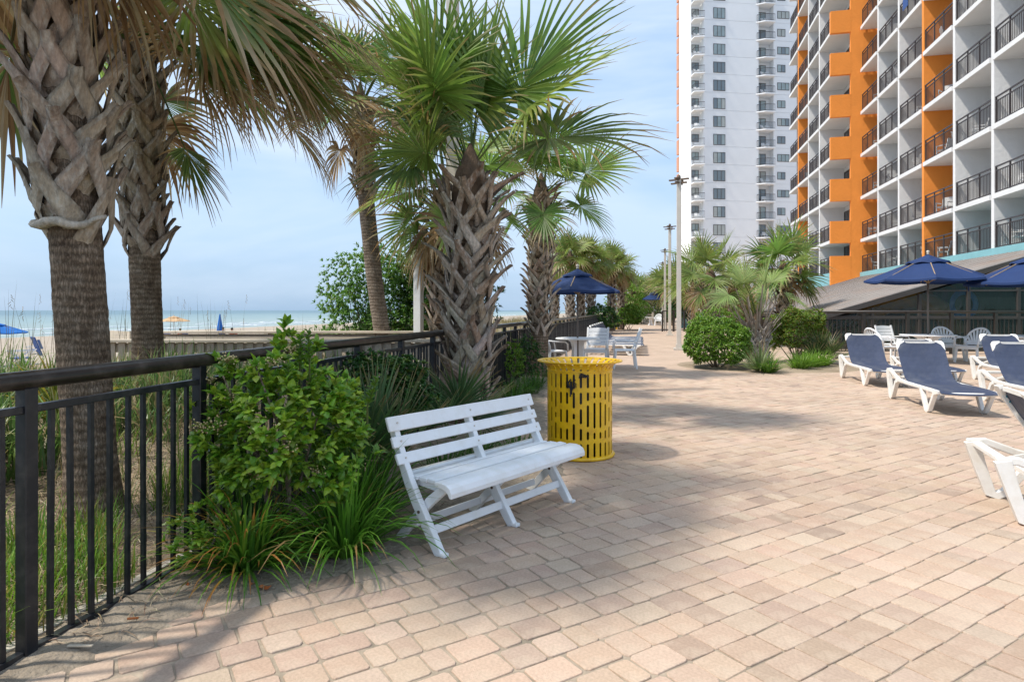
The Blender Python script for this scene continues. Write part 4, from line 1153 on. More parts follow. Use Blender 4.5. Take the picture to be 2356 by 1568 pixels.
def make_parasol(label, r, ztop, zrim, n=8, vent=.3, name='parasol', mat='navy', pole='umbrella_pole', rot=0, polebase=0.0, strap=True):
    t = thing(name, label, 'parasol')
    zr = zrim
    def ring(rr, z, sag=0):
        out = []
        for k in range(n):
            a = rot+2*pi*k/n; out.append(Vector((rr*cos(a), rr*sin(a), z)))
        return out
    zv = ztop-(ztop-zrim)*vent
    prof = [(vent*.86, zv-.01), (.6, zrim+(ztop-zrim)*.37), (1.0, zrim)]
    m = 6
    q = MB(); rows = []
    for (fr, z) in prof:
        row = []
        for k in range(n):
            a0, a1 = rot+2*pi*k/n, rot+2*pi*(k+1)/n
            for j in range(m):
                s = j/m; p = Vector((cos(a0), sin(a0), 0)).lerp(Vector((cos(a1), sin(a1), 0)), s)*(r*fr)
                sag = sin(pi*s)*(.05*fr*r); inn = 1-.05*sin(pi*s)*fr
                row.append((p.x*inn, p.y*inn, z-sag*.5+(.012*sin(pi*s*2+k) if fr < 1 else 0)))
        rows.append(row)
    val = [(x*1.004, y*1.004, z-.05) for x, y, z in rows[-1]]; rows.append(val)
    nn = n*m
    vs = [p for row in rows for p in row]; fs = []
    for i in range(len(rows)-1):
        for j in range(nn): fs.append((i*nn+j, (i+1)*nn+j, (i+1)*nn+(j+1) % nn, i*nn+(j+1) % nn))
    q.add(vs, fs); cn = q.build('canopy', mat, t, smooth=False)
    q = MB(); rows = []     # vent flap on top
    for (fr, z, wob) in ((.0, ztop, 0), (vent*.55, zv+(ztop-zv)*.45, 0), (vent*1.12, zv-.005, .03), (vent*1.16, zv-.05, .05)):
        row = []
        for k in range(nn):
            a = rot+2*pi*k/nn; e = cos((k % m)/m*pi-pi/2) if m else 0
            rr = r*fr*(1-.06*e)
            row.append((rr*cos(a), rr*sin(a), z+wob*(e-.3)*r*.6))
        rows.append(row)
    vs = [p for row in rows for p in row]; fs = []
    for i in range(3):
        for j in range(nn): fs.append((i*nn+j, (i+1)*nn+j, (i+1)*nn+(j+1) % nn, i*nn+(j+1) % nn))
    q.add(vs, fs); q.build('vent_flap', mat, t)
    q = MB(); q.tube([(0,0,polebase),(0,0,ztop+.01)], .022, n=10); q.build('pole', pole, t, smooth=True)
    q = MB(); q.lathe([(.0,.0),(.03,.01),(.03,.03),(.018,.04),(.04,.065),(.03,.10),(.0,.11)], n=10, c=(0,0,ztop-.005)); q.build('finial', 'pole', t, smooth=True)
    for k in range(n):
        a = rot+2*pi*k/n; c, s = cos(a), sin(a)
        q = MB(); q.beam((0.03*c,.03*s,ztop-.045), (r*.985*c,r*.985*s,zrim-.012), .018, .018); q.build('rib', 'woodrib', t)
        q = MB(); q.beam((.03*c,.03*s,zrim-.06), (r*.5*c,r*.5*s,zrim+(ztop-zrim)*.47-.03), .014, .014); q.build('strut', 'woodrib', t)
    q = MB(); q.lathe([(.0,-.03),(.045,-.03),(.045,.03),(.0,.03)], n=10, c=(0,0,zrim-.06)); q.build('hub', 'woodrib', t)
    if strap:
        a = rot+2*pi*1/n-.5; q = MB(); q.box(r*.72, r*.725, -.02, .02, zrim-.30, zrim+.08); q.build('tie_strap', mat, t)
    return t
# left group
tl = P(1328, 780.0, .72); tl = Vector((1.50, 14.45, 0))
t1 = make_table('white round table holding the left navy parasol', .50); place(t1, tl.x, tl.y, 0, .1)
u1 = make_parasol('small navy parasol over the left white table', 1.04, 2.30, 1.80, n=6, rot=.25); place(u1, tl.x, tl.y)
sc = make_slat_chair('white slat-back armchair behind the left table, its back to the sea'); 
place(sc, 2.02, 15.15, 0, R_(165))
c2 = copy_tree(sc); place(c2, 2.63, 14.75, 0, R_(84), 'white slat-back armchair standing right of the left table, seen side on')
fc = make_fan_chair('white fan-back armchair partly behind the slim palm at the left table'); place(fc, .93, 14.55, 0, R_(-62))
# right group
tr = Q(2135, 713, 16.4); t2 = copy_tree(t1); place(t2, tr.x, tr.y, 0, .5, 'white round table under the big right-hand navy parasol', scale=1.0)
t2.scale = (1.28, 1.28, 1.0)
u2 = make_parasol('large navy parasol over the right-hand white table', 1.46, 2.80, 2.14, n=8, rot=.32); place(u2, tr.x, tr.y)
g = Q(2023, 713, 16.3); c3 = copy_tree(fc); place(c3, g.x+.10, g.y, 0, R_(-80), 'white armchair seen edge-on at the left end of the right table')
g = Q(2055, 713, 17.3); c4 = copy_tree(sc); place(c4, g.x, g.y, 0, R_(190), 'white slat-back armchair behind the right table, beside the edge-on chair')
g = Q(2182, 713, 17.1); c5 = copy_tree(fc); place(c5, g.x, g.y, 0, R_(172), 'white fan-back armchair facing the viewer behind the right table')
g = Q(2236, 713, 16.3); c6 = copy_tree(fc); place(c6, g.x, g.y, 0, R_(115), 'white fan-back armchair at the right end of the right table')
g = Q(2372, 713, 15.6); t3 = copy_tree(t1); place(t3, g.x, g.y, 0, .2, 'second white round table cut by the right picture edge'); t3.scale = (1.28,1.28,1.0)
u3 = make_parasol('navy parasol cut by the right picture edge', 1.40, 2.72, 2.02, n=8, rot=.1); g = Q(2380, 713, 15.2); place(u3, g.x, g.y)
g = Q(2356, 713, 14.9); c7 = copy_tree(sc); place(c7, g.x, g.y, 0, R_(20), 'white slat-back armchair in front of the second table at the right edge')
# far parasol with table and chairs
g = P(1505, 748); u4 = make_parasol('small navy canopy far down the promenade by the last railing', 1.35, 3.05, 2.35, n=4, rot=.5, strap=False); place(u4, g.x, g.y)
for dx, lab in ((-.9, 'left'), (.8, 'right')):
    q = MB(); 
g2 = P(1515, 749)
c8 = copy_tree(fc); place(c8, g2.x, g2.y, 0, R_(160), 'white fan-back chair beneath the far navy canopy', scale=1.15)
g2 = P(1497, 748); t4 = copy_tree(t1); place(t4, g2.x, g2.y, 0, 0, 'far white round table beneath the distant navy canopy')

# plastic chairs on the balconies (few pixels each)
q = MB()
q.box(-.25,.25,-.22,.22,.38,.43)
for sx in (-1,1):
    for sy in (-1,1): q.box(sx*.24-.02,sx*.24+.02,sy*.2-.02,sy*.2+.02,0,.38)
    q.box(sx*.27-.025,sx*.27+.025,-.22,.22,.60,.64); q.box(sx*.27-.02,sx*.27+.02,.17,.21,.43,.60)
q.add([(-.25,-.21,.43),(.25,-.21,.43),(.24,-.33,.92),(-.24,-.33,.92),(-.25,-.24,.43),(.25,-.24,.43),(.24,-.36,.92),(-.24,-.36,.92)], [(0,1,2,3),(7,6,5,4),(3,2,6,7),(0,3,7,4),(1,5,6,2)])
bch = q.mesh('balcony_chair', 'white_plastic')
rb = random.Random(5)
bays = [(tR[i+1], tR[i], WR) for i in range(0, 6)]+[(tL[i], tL[i+1], WL) for i in range(0, 3)]
ORD = ['lowest','second','third','fourth','fifth','sixth','seventh','eighth','ninth','tenth','eleventh','twelfth','13th','14th','15th','16th','17th','18th','19th']
BAYN = ['bay right of the stepped orange wall','second bay right of the stepped wall','bay left of the orange bay','bay with orange party wall','bay right of the orange bay','last hotel bay at the right','bay left of the stepped wall','second bay left of the stepped wall','third bay left of the stepped wall']
for bi, (a, b, w) in enumerate(bays):
    for k in range(0, 9):
        if rb.random() < .8:
            nch = rb.choice([1,2,2])
            for jn_ in range(nch):
                ob = bpy.data.objects.new('balcony_chair', bch); COL.objects.link(ob)
                tt_ = rb.uniform(a+.6, b-.6) if nch == 1 else ((a+.75) if jn_ == 0 else (b-.75))
                ob.location = TW(tt_, w+rb.uniform(.4,.8), ST[k]+.002); ob.rotation_euler = (0,0,rb.uniform(0,6))
                tag(ob, (('white chair' if nch == 1 else 'right-hand white chair' if jn_ == 0 else 'left-hand white chair')+', '+ORD[k]+' balcony up, '+BAYN[bi]), 'chair', 'chairs on the hotel balconies')
for k in range(2, 18):
    for a0 in (-1.1, 9.7):
        if rb.random() < .75:
            for j in range(2):
                ob = bpy.data.objects.new('balcony_chair', bch); COL.objects.link(ob)
                p = TO+TE*(a0+j*.7)+TN*-.35; ob.location = (p.x, p.y, ZK[k]+.012); ob.rotation_euler = (0,0,rb.uniform(2.4,3.8))
                tag(ob, ('left' if j == 0 else 'right')+' white chair, '+ORD[k]+' balcony of the tower\'s '+('left' if a0 < 0 else 'right')+' balcony column', 'chair', 'chairs on the tower balconies')
for (t_, w_, k_, mt_, lab_) in ((30.2,WR,4,'cloth_blue','blue towel over the balcony rail right of the orange bay'),(40.6,WR,6,'beach_blue','bright blue towel over a rail right of the stepped wall'),(37.6,WR,5,'cloth_blue','dark blue towel on the fifth-row rail left of the orange bay')):
    q = MB(); tbox(q, t_-.35, t_+.35, w_-.035, w_+.075, ST[k_]+1.095, ST[k_]+1.125); tbox(q, t_-.35, t_+.33, w_-.06, w_-.036, ST[k_]+.55, ST[k_]+1.12)
    oo = q.build('towel', mt_, loc=TW(t_, w_, ST[k_])); tag(oo, lab_, 'towel')
# ================================================================= BEACH
def tp(u, Y):
    x = (u-CX)/F*Y; z = terrain_z(x, Y); return Vector((x, Y, z))
g = tp(-12, 30)
ub = make_parasol('wide blue beach parasol at the left picture edge', 1.28, 2.12, 1.62, n=8, name='beach_parasol', mat='beach_blue', pole='woodrib', strap=False); place(ub, g.x, g.y, g.z)
g = tp(400, 62); ut = make_parasol('tan fringed beach parasol right of the second palm trunk', 1.5, 2.35, 1.85, n=8, name='beach_parasol', mat='tan_cloth', pole='woodrib', strap=False); place(ut, g.x, g.y, g.z)
g = tp(506, 60); t = thing('beach_parasol', 'closed blue beach parasol standing on the sand', 'parasol', g)
q = MB(); q.tube([g, g+UZ*2.3], .03, n=6); q.build('pole', 'woodrib', t)
q = MB(); q.lathe([(.03,0),(.30,.08),(.26,.5),(.14,1.2),(.05,1.75),(.0,1.8)], n=9, c=(g.x,g.y,g.z+.65)); q.build('folded_canopy', 'beach_blue', t)
def beach_chair(label, g, mat, rz=0, sc_=1.0):
    t = thing('beach_chair', label, 'beach chair')
    q = MB(); q.beam((-.28,-.1,.28),(.28,-.1,.28),.45,.03,up=(0,0,1)); q.build('seat', mat, t)
    q = MB(); q.beam((-.28,-.5,.62),(.28,-.5,.62),.03,.62,up=(0,.35,1)); q.build('backrest', mat, t)
    for sx in (-1,1):
        q = MB(); q.beam((sx*.29,-.42,0),(sx*.29,.18,.5),.03,.03); q.beam((sx*.29,.2,0),(sx*.29,-.45,.55),.03,.03); q.beam((sx*.29,-.4,.5),(sx*.29,.2,.5),.05,.03); q.build('side_frame', 'white_plastic', t)
    place(t, g.x, g.y, g.z, rz, scale=sc_); return t
g = tp(38, 29); beach_chair('tall teal backed beach chair under the blue parasol', g, 'cloth_blue', 2.4, 1.5)
g = tp(70, 40); beach_chair('low blue beach chair right of the blue parasol', g, 'cloth_blue', 2.0)
for u, lab, mt in ((424,'blue beach chair right of the tan parasol','cloth_blue'),(497,'blue beach chair left of the closed blue parasol','cloth_blue'),(388,'dark blue beach chair under the tan parasol','cloth_blue'),(530,'red beach chair right of the closed blue parasol','cloth_red')):
    g = tp(u, 58 if u != 530 else 55); beach_chair(lab, g, mt, 2.6+.01*u)
def seated(label, g, rz, shirt):
    """seated figure with one skin built over a joint skeleton"""
    root = thing('person', label, 'person')
    J = [((0,0,.36),.15),((0,-.05,.58),.15),((0,-.10,.80),.155),((0,-.10,.94),.06),((0,-.08,1.02),.085),((0,-.075,1.12),.095),
         ((.10,.05,.36),.10),((.12,.42,.48),.075),((.13,.62,.12),.05),((.13,.74,.06),.04),
         ((-.10,.05,.36),.10),((-.12,.42,.48),.075),((-.13,.62,.12),.05),((-.13,.74,.06),.04),
         ((.19,-.10,.82),.06),((.25,-.02,.58),.045),((.20,.20,.52),.035),((-.19,-.10,.82),.06),((-.25,-.02,.58),.045),((-.20,.20,.52),.035)]
    E = [(0,1),(1,2),(2,3),(3,4),(4,5),(0,6),(6,7),(7,8),(8,9),(0,10),(10,11),(11,12),(12,13),(2,14),(14,15),(15,16),(2,17),(17,18),(18,19)]
    me = bpy.data.meshes.new('body'); me.from_pydata([j[0] for j in J], E, [])
    me.materials.append(M['skin'])
    ob = bpy.data.objects.new('body', me); COL.objects.link(ob); ob.parent = root
    sk = ob.modifiers.new('skin', 'SKIN')
    if not me.skin_vertices: me.skin_vertices.new() if hasattr(me.skin_vertices, 'new') else None
    sv = me.skin_vertices[0].data if me.skin_vertices else None
    if sv:
        for i, j in enumerate(J): sv[i].radius = (j[1], j[1]*.85); 
        sv[0].use_root = True
    ob.modifiers.new('sub', 'SUBSURF').levels = 1
    q = MB(); q.lathe([(.0,.13),(.07,.11),(.103,.05),(.108,-.01),(.09,-.05)], n=10, c=(0,-.09,1.08)); q.build('hair', 'hair', root, smooth=True)
    q = MB(); q.lathe([(.17,.36),(.165,.5),(.175,.7),(.18,.82),(.08,.90)], n=12, c=(0,-.065,0)); q.build('shirt', shirt, root, smooth=True)
    place(root, g.x, g.y, g.z, rz); return root
seated('person with dark hair in red sitting under the tan parasol', tp(412, 57), 2.2, 'cloth_red')
seated('person in red sitting low at the right of the closed parasol', tp(533, 54.5), .6, 'cloth_red')
seated('person in blue sitting beside the closed blue parasol', tp(512, 58.5), 1.0, 'cloth_blue')
# litter on the near soil
for (u, v, a, sz, lab) in ((609,1361,.3,.030,'orange dry leaf on the soil below the strap-leaf clump'),(584,1352,1.2,.016,'small orange leaf scrap beside the larger dry leaf'),(432,1294+60,2,.017,'small dry leaf near the railing foot')):
    p = P(u, v); q = MB(); n = 7
    pts = [p+Vector((cos(a)*sz*(i/n*2-1), sin(a)*sz*(i/n*2-1), .024+.006*sin(i))) for i in range(n+1)]
    sd_ = Vector((-sin(a), cos(a), .2)).normalized()
    q.blade(pts, sd_, [sz*.5*sin(pi*min(1,max(0,(i+.4)/(n+.6))))+.001 for i in range(n+1)], cols=[(.42,.13,.035)]*(n+1))
    oo = q.build('dry_leaf', 'straw', loc=p); tag(oo, lab, 'dead leaf')
p = P(305, 1437.5); q = MB(); q.tube([p+Vector((-.022,0,.028)), p+Vector((.022,.004,.03))], .005, n=8); oo = q.build('cigarette_end', 'leaflitter', loc=p); tag(oo, 'orange cigarette end lying on the soil in the railing shadow', 'cigarette end')
p = P(180, 1504); q = MB(); q.beam(p+Vector((-.045,0.006,.03)), p+Vector((.055,0,.034)), .012, .005); oo = q.build('wood_splinter', 'wood', loc=p); tag(oo, 'flat pale wood splinter on the soil near the railing post', 'splinter')

# ================================================================= VEGETATION
GRN = [(0.109, 0.209, 0.041), (0.146, 0.25, 0.049), (0.175, 0.277, 0.061), (0.124, 0.196, 0.054), (0.204, 0.297, 0.068)]
TAN = [(.42,.30,.165),(.37,.235,.11),(.47,.37,.23),(.27,.155,.07)]
def frond(mb, o, az, el, L_, R, n=40, span=150, fold=.3, droop=.35, bend=.12, dead=0.0, tip=.15, seg=5, petw=.022, r=rnd, pal=GRN, detail=True, curl=0, pcol=None, roll=None):
    d = Vector((cos(el)*cos(az), cos(el)*sin(az), sin(el))); p = Vector(o); path = [p.copy()]
    k = 6 if detail else 3
    for i in range(k):
        p = p+d*(L_/k); path.append(p.copy()); d = (d+Vector((0,0,-bend/k*(i+1)/k*2))).normalized()
    pc = mixc((.13,.19,.05), (.23,.15,.08), dead)
    if pcol: pc = pcol
    mb.tube(path, [petw*(1-.5*i/k) for i in range(k+1)], n=5 if detail else 3, col=pc, cap=False, squash=.5)
    a = d; b = Z_.cross(a)
    if b.length < .15: b = Vector((-sin(az), cos(az), 0))
    b.normalize(); nn = a.cross(b).normalized(); 
    if nn.z < 0: nn = -nn
    rl = R_(r.gauss(0,24)) if roll is None else R_(roll)
    b, nn = (b*cos(rl)+nn*sin(rl)).normalized(), (nn*cos(rl)-b*sin(rl)).normalized()
    fold0 = fold
    base = r.choice(pal)
    hub = path[-1]
    dth = 2*R_(span)/n
    for j in range(n):
        th = -R_(span)+(j+.5)*dth
        ct, st = cos(th), sin(th)
        cc = 1-abs(th)/R_(span)
        dv = (a*ct+b*st+nn*fold*(abs(st)**.8)*(1 if abs(th) < pi/2 else .6)).normalized()
        ln = R*(.60+.40*cc**.6)*r.uniform(.86,1.05)
        st0 = hub+a*(.16*R*max(0, ct)*cc)
        tt = r.gauss(tip, .1); isdead = r.random() < dead
        c0 = jit(base, .22, r); ctan = r.choice(TAN); 
        side = dv.cross(nn).normalized(); q = st0.copy(); pts = [q.copy()]; sides = [side]; dd = dv.copy()
        dr = droop*r.uniform(.6,1.5)
        kink = r.random() < .25
        for i in range(1, seg+1):
            s = i/seg
            g = dr*(s**1.6)*2.2/seg*(1.8 if kink and s > .6 else 1)
            dd = (dd+Vector((r.gauss(0,.02), r.gauss(0,.02), -g))).normalized()
            q = q+dd*(ln/seg); pts.append(q.copy())
            sd2 = dd.cross(nn); sides.append(sd2.normalized() if sd2.length > .1 else side)
        w0 = R*dth*.5*(.43 if n < 50 else .54)
        ws = []; cols = []
        for i in range(seg+1):
            s = i/seg
            w = w0*interp(s, [0,.18,.38,.62,.85,1], [.12,.50,1.0,.62,.30,.05]); ws.append(max(.0012, w))
            f = 1.0 if isdead else sm(1-tt-.18, 1-tt+.10, s)
            cols.append(mixc(mixc(c0, tuple(x*1.25 for x in c0), s), ctan, f))
        mb.blade(pts, sides, ws, nrm=nn, fold=.28 if detail else .2, cols=cols, flat=not detail)
    return hub
def strap_boot(r0, phi0, z0, L_, w, dphi, flare, col, r):
    """one leaf base: a stub that flares out and splits into two straps clasping the trunk"""
    mb = MB()
    for sg in (-1, 1):
        n = 6; vs = []; cc = []
        for i in range(n+1):
            s = i/n
            ph = phi0+sg*dphi*(max(0, s-.22)/.78)+sg*.02
            rr = r0+.008+flare*(1-s)**2.6+.015*sin(pi*s)+(.012 if sg > 0 else 0)-.06*max(0, s-.72)/.28
            z = z0+L_*(.42-1.0*s)-(flare*.0)
            ww = w*(.52+.48*s)*.5
            ph_t = Vector((-sin(ph), cos(ph), 0)); rad = Vector((cos(ph), sin(ph), 0))
            dirv = (ph_t*(sg*dphi*r0/L_*.9)+Vector((0,0,-1))+rad*(-flare*2*(1-s)/L_)).normalized()
            wd_ = dirv.cross(rad).normalized()
            c = rad*rr+Vector((0,0,z)); th = .010+.010*(1-s)
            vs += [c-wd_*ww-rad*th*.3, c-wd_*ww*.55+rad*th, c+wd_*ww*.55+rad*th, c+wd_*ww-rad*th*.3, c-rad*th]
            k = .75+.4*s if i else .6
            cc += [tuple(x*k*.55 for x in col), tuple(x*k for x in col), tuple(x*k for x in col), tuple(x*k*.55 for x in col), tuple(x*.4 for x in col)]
        fs = []
        for i in range(n):
            a = 5*i
            for j in range(5): fs.append((a+j, a+(j+1) % 5, a+5+(j+1) % 5, a+5+j))
        fs += [(4,3,2,1,0), tuple(5*n+j for j in range(5))]
        mb.add(vs, fs, cc)
    return mb
def palm(label, base, axis, r0, zboot0, ztop, nb, bw_, bl, crown, fr_n, R, Lp, seed, manual=(), deadskirt=0, near=True, bootr=None, barkmat='trunk',
         rtop=None, hang=0.0, els=(78, -20), blades=40, name='palm_tree', group=None, flare=.14, tip=.15, pal=GRN, span=150, bootmat='boot', bootcol=None, droop=.35):
    """axis(z) -> (x, y) centre of the stem at height z (world)"""
    r = random.Random(seed)
    t = thing(name, label, 'palm tree', base, group=group)
    zb = base[2]-.25
    q = MB(); nz_ = 150 if near else 24; nr_ = 26 if near else 12; vs = []; fs = []
    for i in range(nz_+1):
        z = zb+(ztop-zb)*i/nz_; x, y = axis(z)
        f = r0*(1+.35*math.exp(-max(0, z-base[2])/.18)) if z < zboot0 else r0*(1.0-(0.12*(z-zboot0)/(max(.1, ztop-zboot0))))
        for j in range(nr_):
            a = 2*pi*j/nr_; k = f*(1+.05*ns(cos(a)*1.5+seed, sin(a)*1.5, z*1.4)+.025*ns(cos(a)*6, sin(a)*6, z*9)+(.022*((z*13+.35*ns(cos(a)*2, sin(a)*2, z*2)) % 1) if near else 0))
            vs.append((x+k*cos(a), y+k*sin(a), z))
    for i in range(nz_):
        for j in range(nr_): fs.append((i*nr_+j, i*nr_+(j+1) % nr_, (i+1)*nr_+(j+1) % nr_, (i+1)*nr_+j))
    q.add(vs, fs); q.build('trunk', barkmat, t, smooth=True)
    bj = None if near else MB()
    br = bootr or r0
    nb = int(nb*1.3)
    for i in range(nb):
        f = i/nb; z = zboot0+(ztop-zboot0)*f*1.0; ph = i*2.39996+r.gauss(0,.14)
        x, y = axis(z)
        col = jit(bootcol or r.choice([(.46,.375,.29),(.39,.30,.22),(.51,.43,.345),(.34,.25,.18)]), .12, r)
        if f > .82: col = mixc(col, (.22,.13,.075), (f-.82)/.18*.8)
        fl = flare*(1+.9*max(0, f-.6))*r.uniform(.5,1.6)
        rr = br*(1+.12*f) 
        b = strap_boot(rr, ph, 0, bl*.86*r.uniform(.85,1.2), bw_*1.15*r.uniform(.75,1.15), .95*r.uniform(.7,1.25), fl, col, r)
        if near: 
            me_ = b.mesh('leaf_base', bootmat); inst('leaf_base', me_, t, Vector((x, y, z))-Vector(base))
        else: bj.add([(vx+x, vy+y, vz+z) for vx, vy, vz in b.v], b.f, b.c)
    if not near: bj.build('leaf_bases', bootmat, t, kind='stuff')
    # fibre matting in the crown base
    x, y = axis(ztop)
    q = MB(); q.lathe([(br*1.05,-.5),(br*1.15,-.2),(br*.9,.05),(br*.45,.25),(.02,.40)], n=14, c=(x,y,ztop)); q.build('fibre_sheath', 'fibre', t, smooth=True)
    c = Vector((x, y, ztop+.08))
    jn = None if near else MB()
    def addf(**k):
        if near:
            m = MB(); frond(m, r=r, pal=pal, **k); m.build('frond', 'frond', t)
        else: frond(jn, r=r, pal=pal, detail=False, **k)
    for i in range(fr_n):
        f = i/max(1, fr_n-1)
        el = R_(els[0]+(els[1]-els[0])*f**.9+r.gauss(0,5)); az = i*2.39996+seed
        dd = max(0, (f-.75))*1.2 if deadskirt else 0
        o = c+Vector((cos(az)*.08, sin(az)*.08, -.25*f))
        addf(o=o, az=az, el=el, L_=Lp*r.uniform(.85,1.12), R=R*r.uniform(.85,1.1), n=blades, span=span, fold=.30*r.uniform(.5,1.4), droop=droop*(.7+.8*f), bend=.35+.4*f, dead=dd, tip=tip*(.6+1.2*f), seg=5 if near else 3)
    for i in range(deadskirt):
        az = i*2.39996*1.7+seed; addf(o=c+Vector((cos(az)*.12, sin(az)*.12, -.35)), az=az, el=R_(r.uniform(-55,-20)), L_=Lp*r.uniform(.6,.9), R=R*r.uniform(.75,.95), n=blades, span=130, fold=.15, droop=1.1, bend=.7, dead=1.0, tip=1.0, seg=5 if near else 3)
    for kw in manual:
        kk = dict(o=c, n=blades, span=span, fold=.3, droop=.35, bend=.35, dead=0, tip=tip); kk.update(kw); 
        addf(**kk)
    if not near: jn.build('crown', 'frond', t, kind='stuff')
    return t
def lean(x0, y0, z0, x1, y1, z1, bow=0):
    def f(z):
        s = (z-z0)/(z1-z0); b = bow*4*s*(1-s); return (x0+(x1-x0)*s+b, y0+(y1-y0)*s)
    return f
def col_axis(u0, v0, u1, v1, Y, bow=0):
    a, b = Q(u0, v0, Y), Q(u1, v1, Y); return lean(a.x, Y, a.z, b.x, Y, b.z, bow)

# left near palm
ax = lean(-2.78,4.2,0, -2.98,4.2,3.0)
palm('thick leaning palm trunk nearest the railing at the left, crown out of frame', (-2.78,4.2,terrain_z(-2.78,4.2)), ax,   .150, 2.02, 4.3, 46, .125, .50, None, 18, 1.15, 1.15, 3, bootr=.172,
     els=(70,-5), deadskirt=0, flare=.13, tip=.3, bootcol=(.40,.31,.235), blades=38,
     manual=[dict(az=R_(-20), el=R_(-62), L_=.55, R=.95, dead=1, droop=1.2, span=110, n=34), dict(az=R_(20), el=R_(-55), L_=.6, R=.95, dead=1, droop=1.2, span=110, n=34),
             dict(az=R_(-75), el=R_(-60), L_=.5, R=.9, dead=1, droop=1.2, span=110, n=34), dict(az=R_(170), el=R_(-50), L_=.9, R=.95, dead=1, droop=1.2, span=110, n=34),
             dict(az=R_(160), el=R_(-70), L_=1.3, R=.95, dead=.7, droop=1.2, span=110, n=34)])
q = MB(); pts = []
for i in range(9):
    s = i/8; a = R_(205)+R_(120)*s; rr = .205+.02*sin(pi*s)
    pts.append(Vector((-2.90+rr*cos(a), 4.2+rr*sin(a), 1.90+.015*sin(i*1.7))))
pts += [Vector((-2.68,4.06,1.935)), Vector((-2.60,4.03,1.945))]
q.tube(pts, [.02,.035,.045,.05,.052,.05,.045,.042,.036,.03,.022], n=8, col=(.46,.40,.33), squash=.6)
oo = q.build('fallen_leaf_stalk', 'boot', smooth=True); tag(oo, 'pale broken leaf stalk wrapped round the nearest palm trunk', 'leaf stalk')
# second left palm
zb = terrain_z(-4.15,7.3)
ax = lean(-4.19,7.3,zb, -4.34,7.3,4.6)
palm('second palm from the left, standing behind the first with drooping brown-tipped fans', (-4.13,7.3,zb), ax, .160, 2.15, 4.45, 46, .12, .50, None, 22, 1.15, 1.25, 8,
     els=(75,5), flare=.12, tip=.28, bootr=.18, bootcol=(.37,.285,.21), blades=44, deadskirt=1,
     manual=[dict(az=R_(-22), el=R_(4), L_=1.30, R=1.6, tip=.33, droop=.7, bend=.45, span=125, n=60), dict(az=R_(-17), el=R_(12), L_=1.55, R=1.5, tip=.3, droop=.75, bend=.5, span=120, n=60), dict(az=R_(-30), el=R_(-10), L_=1.2, R=1.35, tip=.5, droop=1.1, bend=.5, span=110, n=56),
             dict(az=R_(-5), el=R_(-2), L_=1.6, R=1.4, tip=.34, droop=.8, bend=.5, span=125, n=50),
             dict(az=R_(12), el=R_(-6), L_=1.9, R=1.15, tip=.55, droop=1.0, bend=.4, span=120, n=46),
             dict(az=R_(8), el=R_(4), L_=1.3, R=1.3, tip=.4, droop=1.0, bend=.5, span=120, n=50),
             dict(az=R_(-12), el=R_(-8), L_=1.7, R=1.2, tip=.5, droop=1.1, bend=.5, span=110, n=46),
             dict(az=R_(-14), el=R_(-64), L_=1.50, R=.85, tip=.4, droop=.5, bend=.02, span=75, n=26, fold=.1),
             dict(az=R_(30), el=R_(-14), L_=1.8, R=1.1, dead=.8, tip=.7, droop=1.2, bend=.6, span=110, n=46),
             dict(az=R_(0), el=R_(14), L_=2.0, R=1.2, tip=.4, droop=.9, bend=.6, span=125, n=50),
             dict(az=R_(-35), el=R_(-20), L_=1.5, R=1.1, dead=.6, tip=.6, droop=1.2, bend=.6, span=120, n=46)])
# slender palm
ax = lean(-2.30,11.5,.55, -2.78,11.5,5.6, -.09)
palm('slender curved palm with smooth stem beside the leafy sea bush', (-2.26,11.5,.4), ax, .145, 3.5, 5.1, 44, .085, .34, None, 17, .85, .80, 5,
     els=(88,0), flare=.10, tip=.25, barkmat='trunk_pale', rtop=.12, blades=34, deadskirt=2)
# fifth: palm behind the middle one
ax = lean(-1.15,10.4,.2, -1.05,10.4,4.2)
palm('palm mostly hidden behind the middle palm, green fans showing at its left', (-1.2,10.4,.2), ax, .17, .6, 3.3, 50, .11, .45, None, 11, .95, .85, 21, els=(80,-30), blades=34, deadskirt=5, flare=.12, tip=.2,
     manual=[dict(az=R_(185), el=R_(0), L_=.55, R=.8, droop=.5, tip=.15), dict(az=R_(200), el=R_(-35), L_=.6, R=.75, droop=.5, tip=.2), dict(az=R_(178), el=R_(-55), L_=.9, R=.7, droop=.6, tip=.3),
             dict(az=R_(180), el=R_(45), L_=1.2, R=.9, droop=.9, dead=.9), dict(az=R_(200), el=R_(52), L_=1.3, R=.9, droop=.9, dead=.7)])
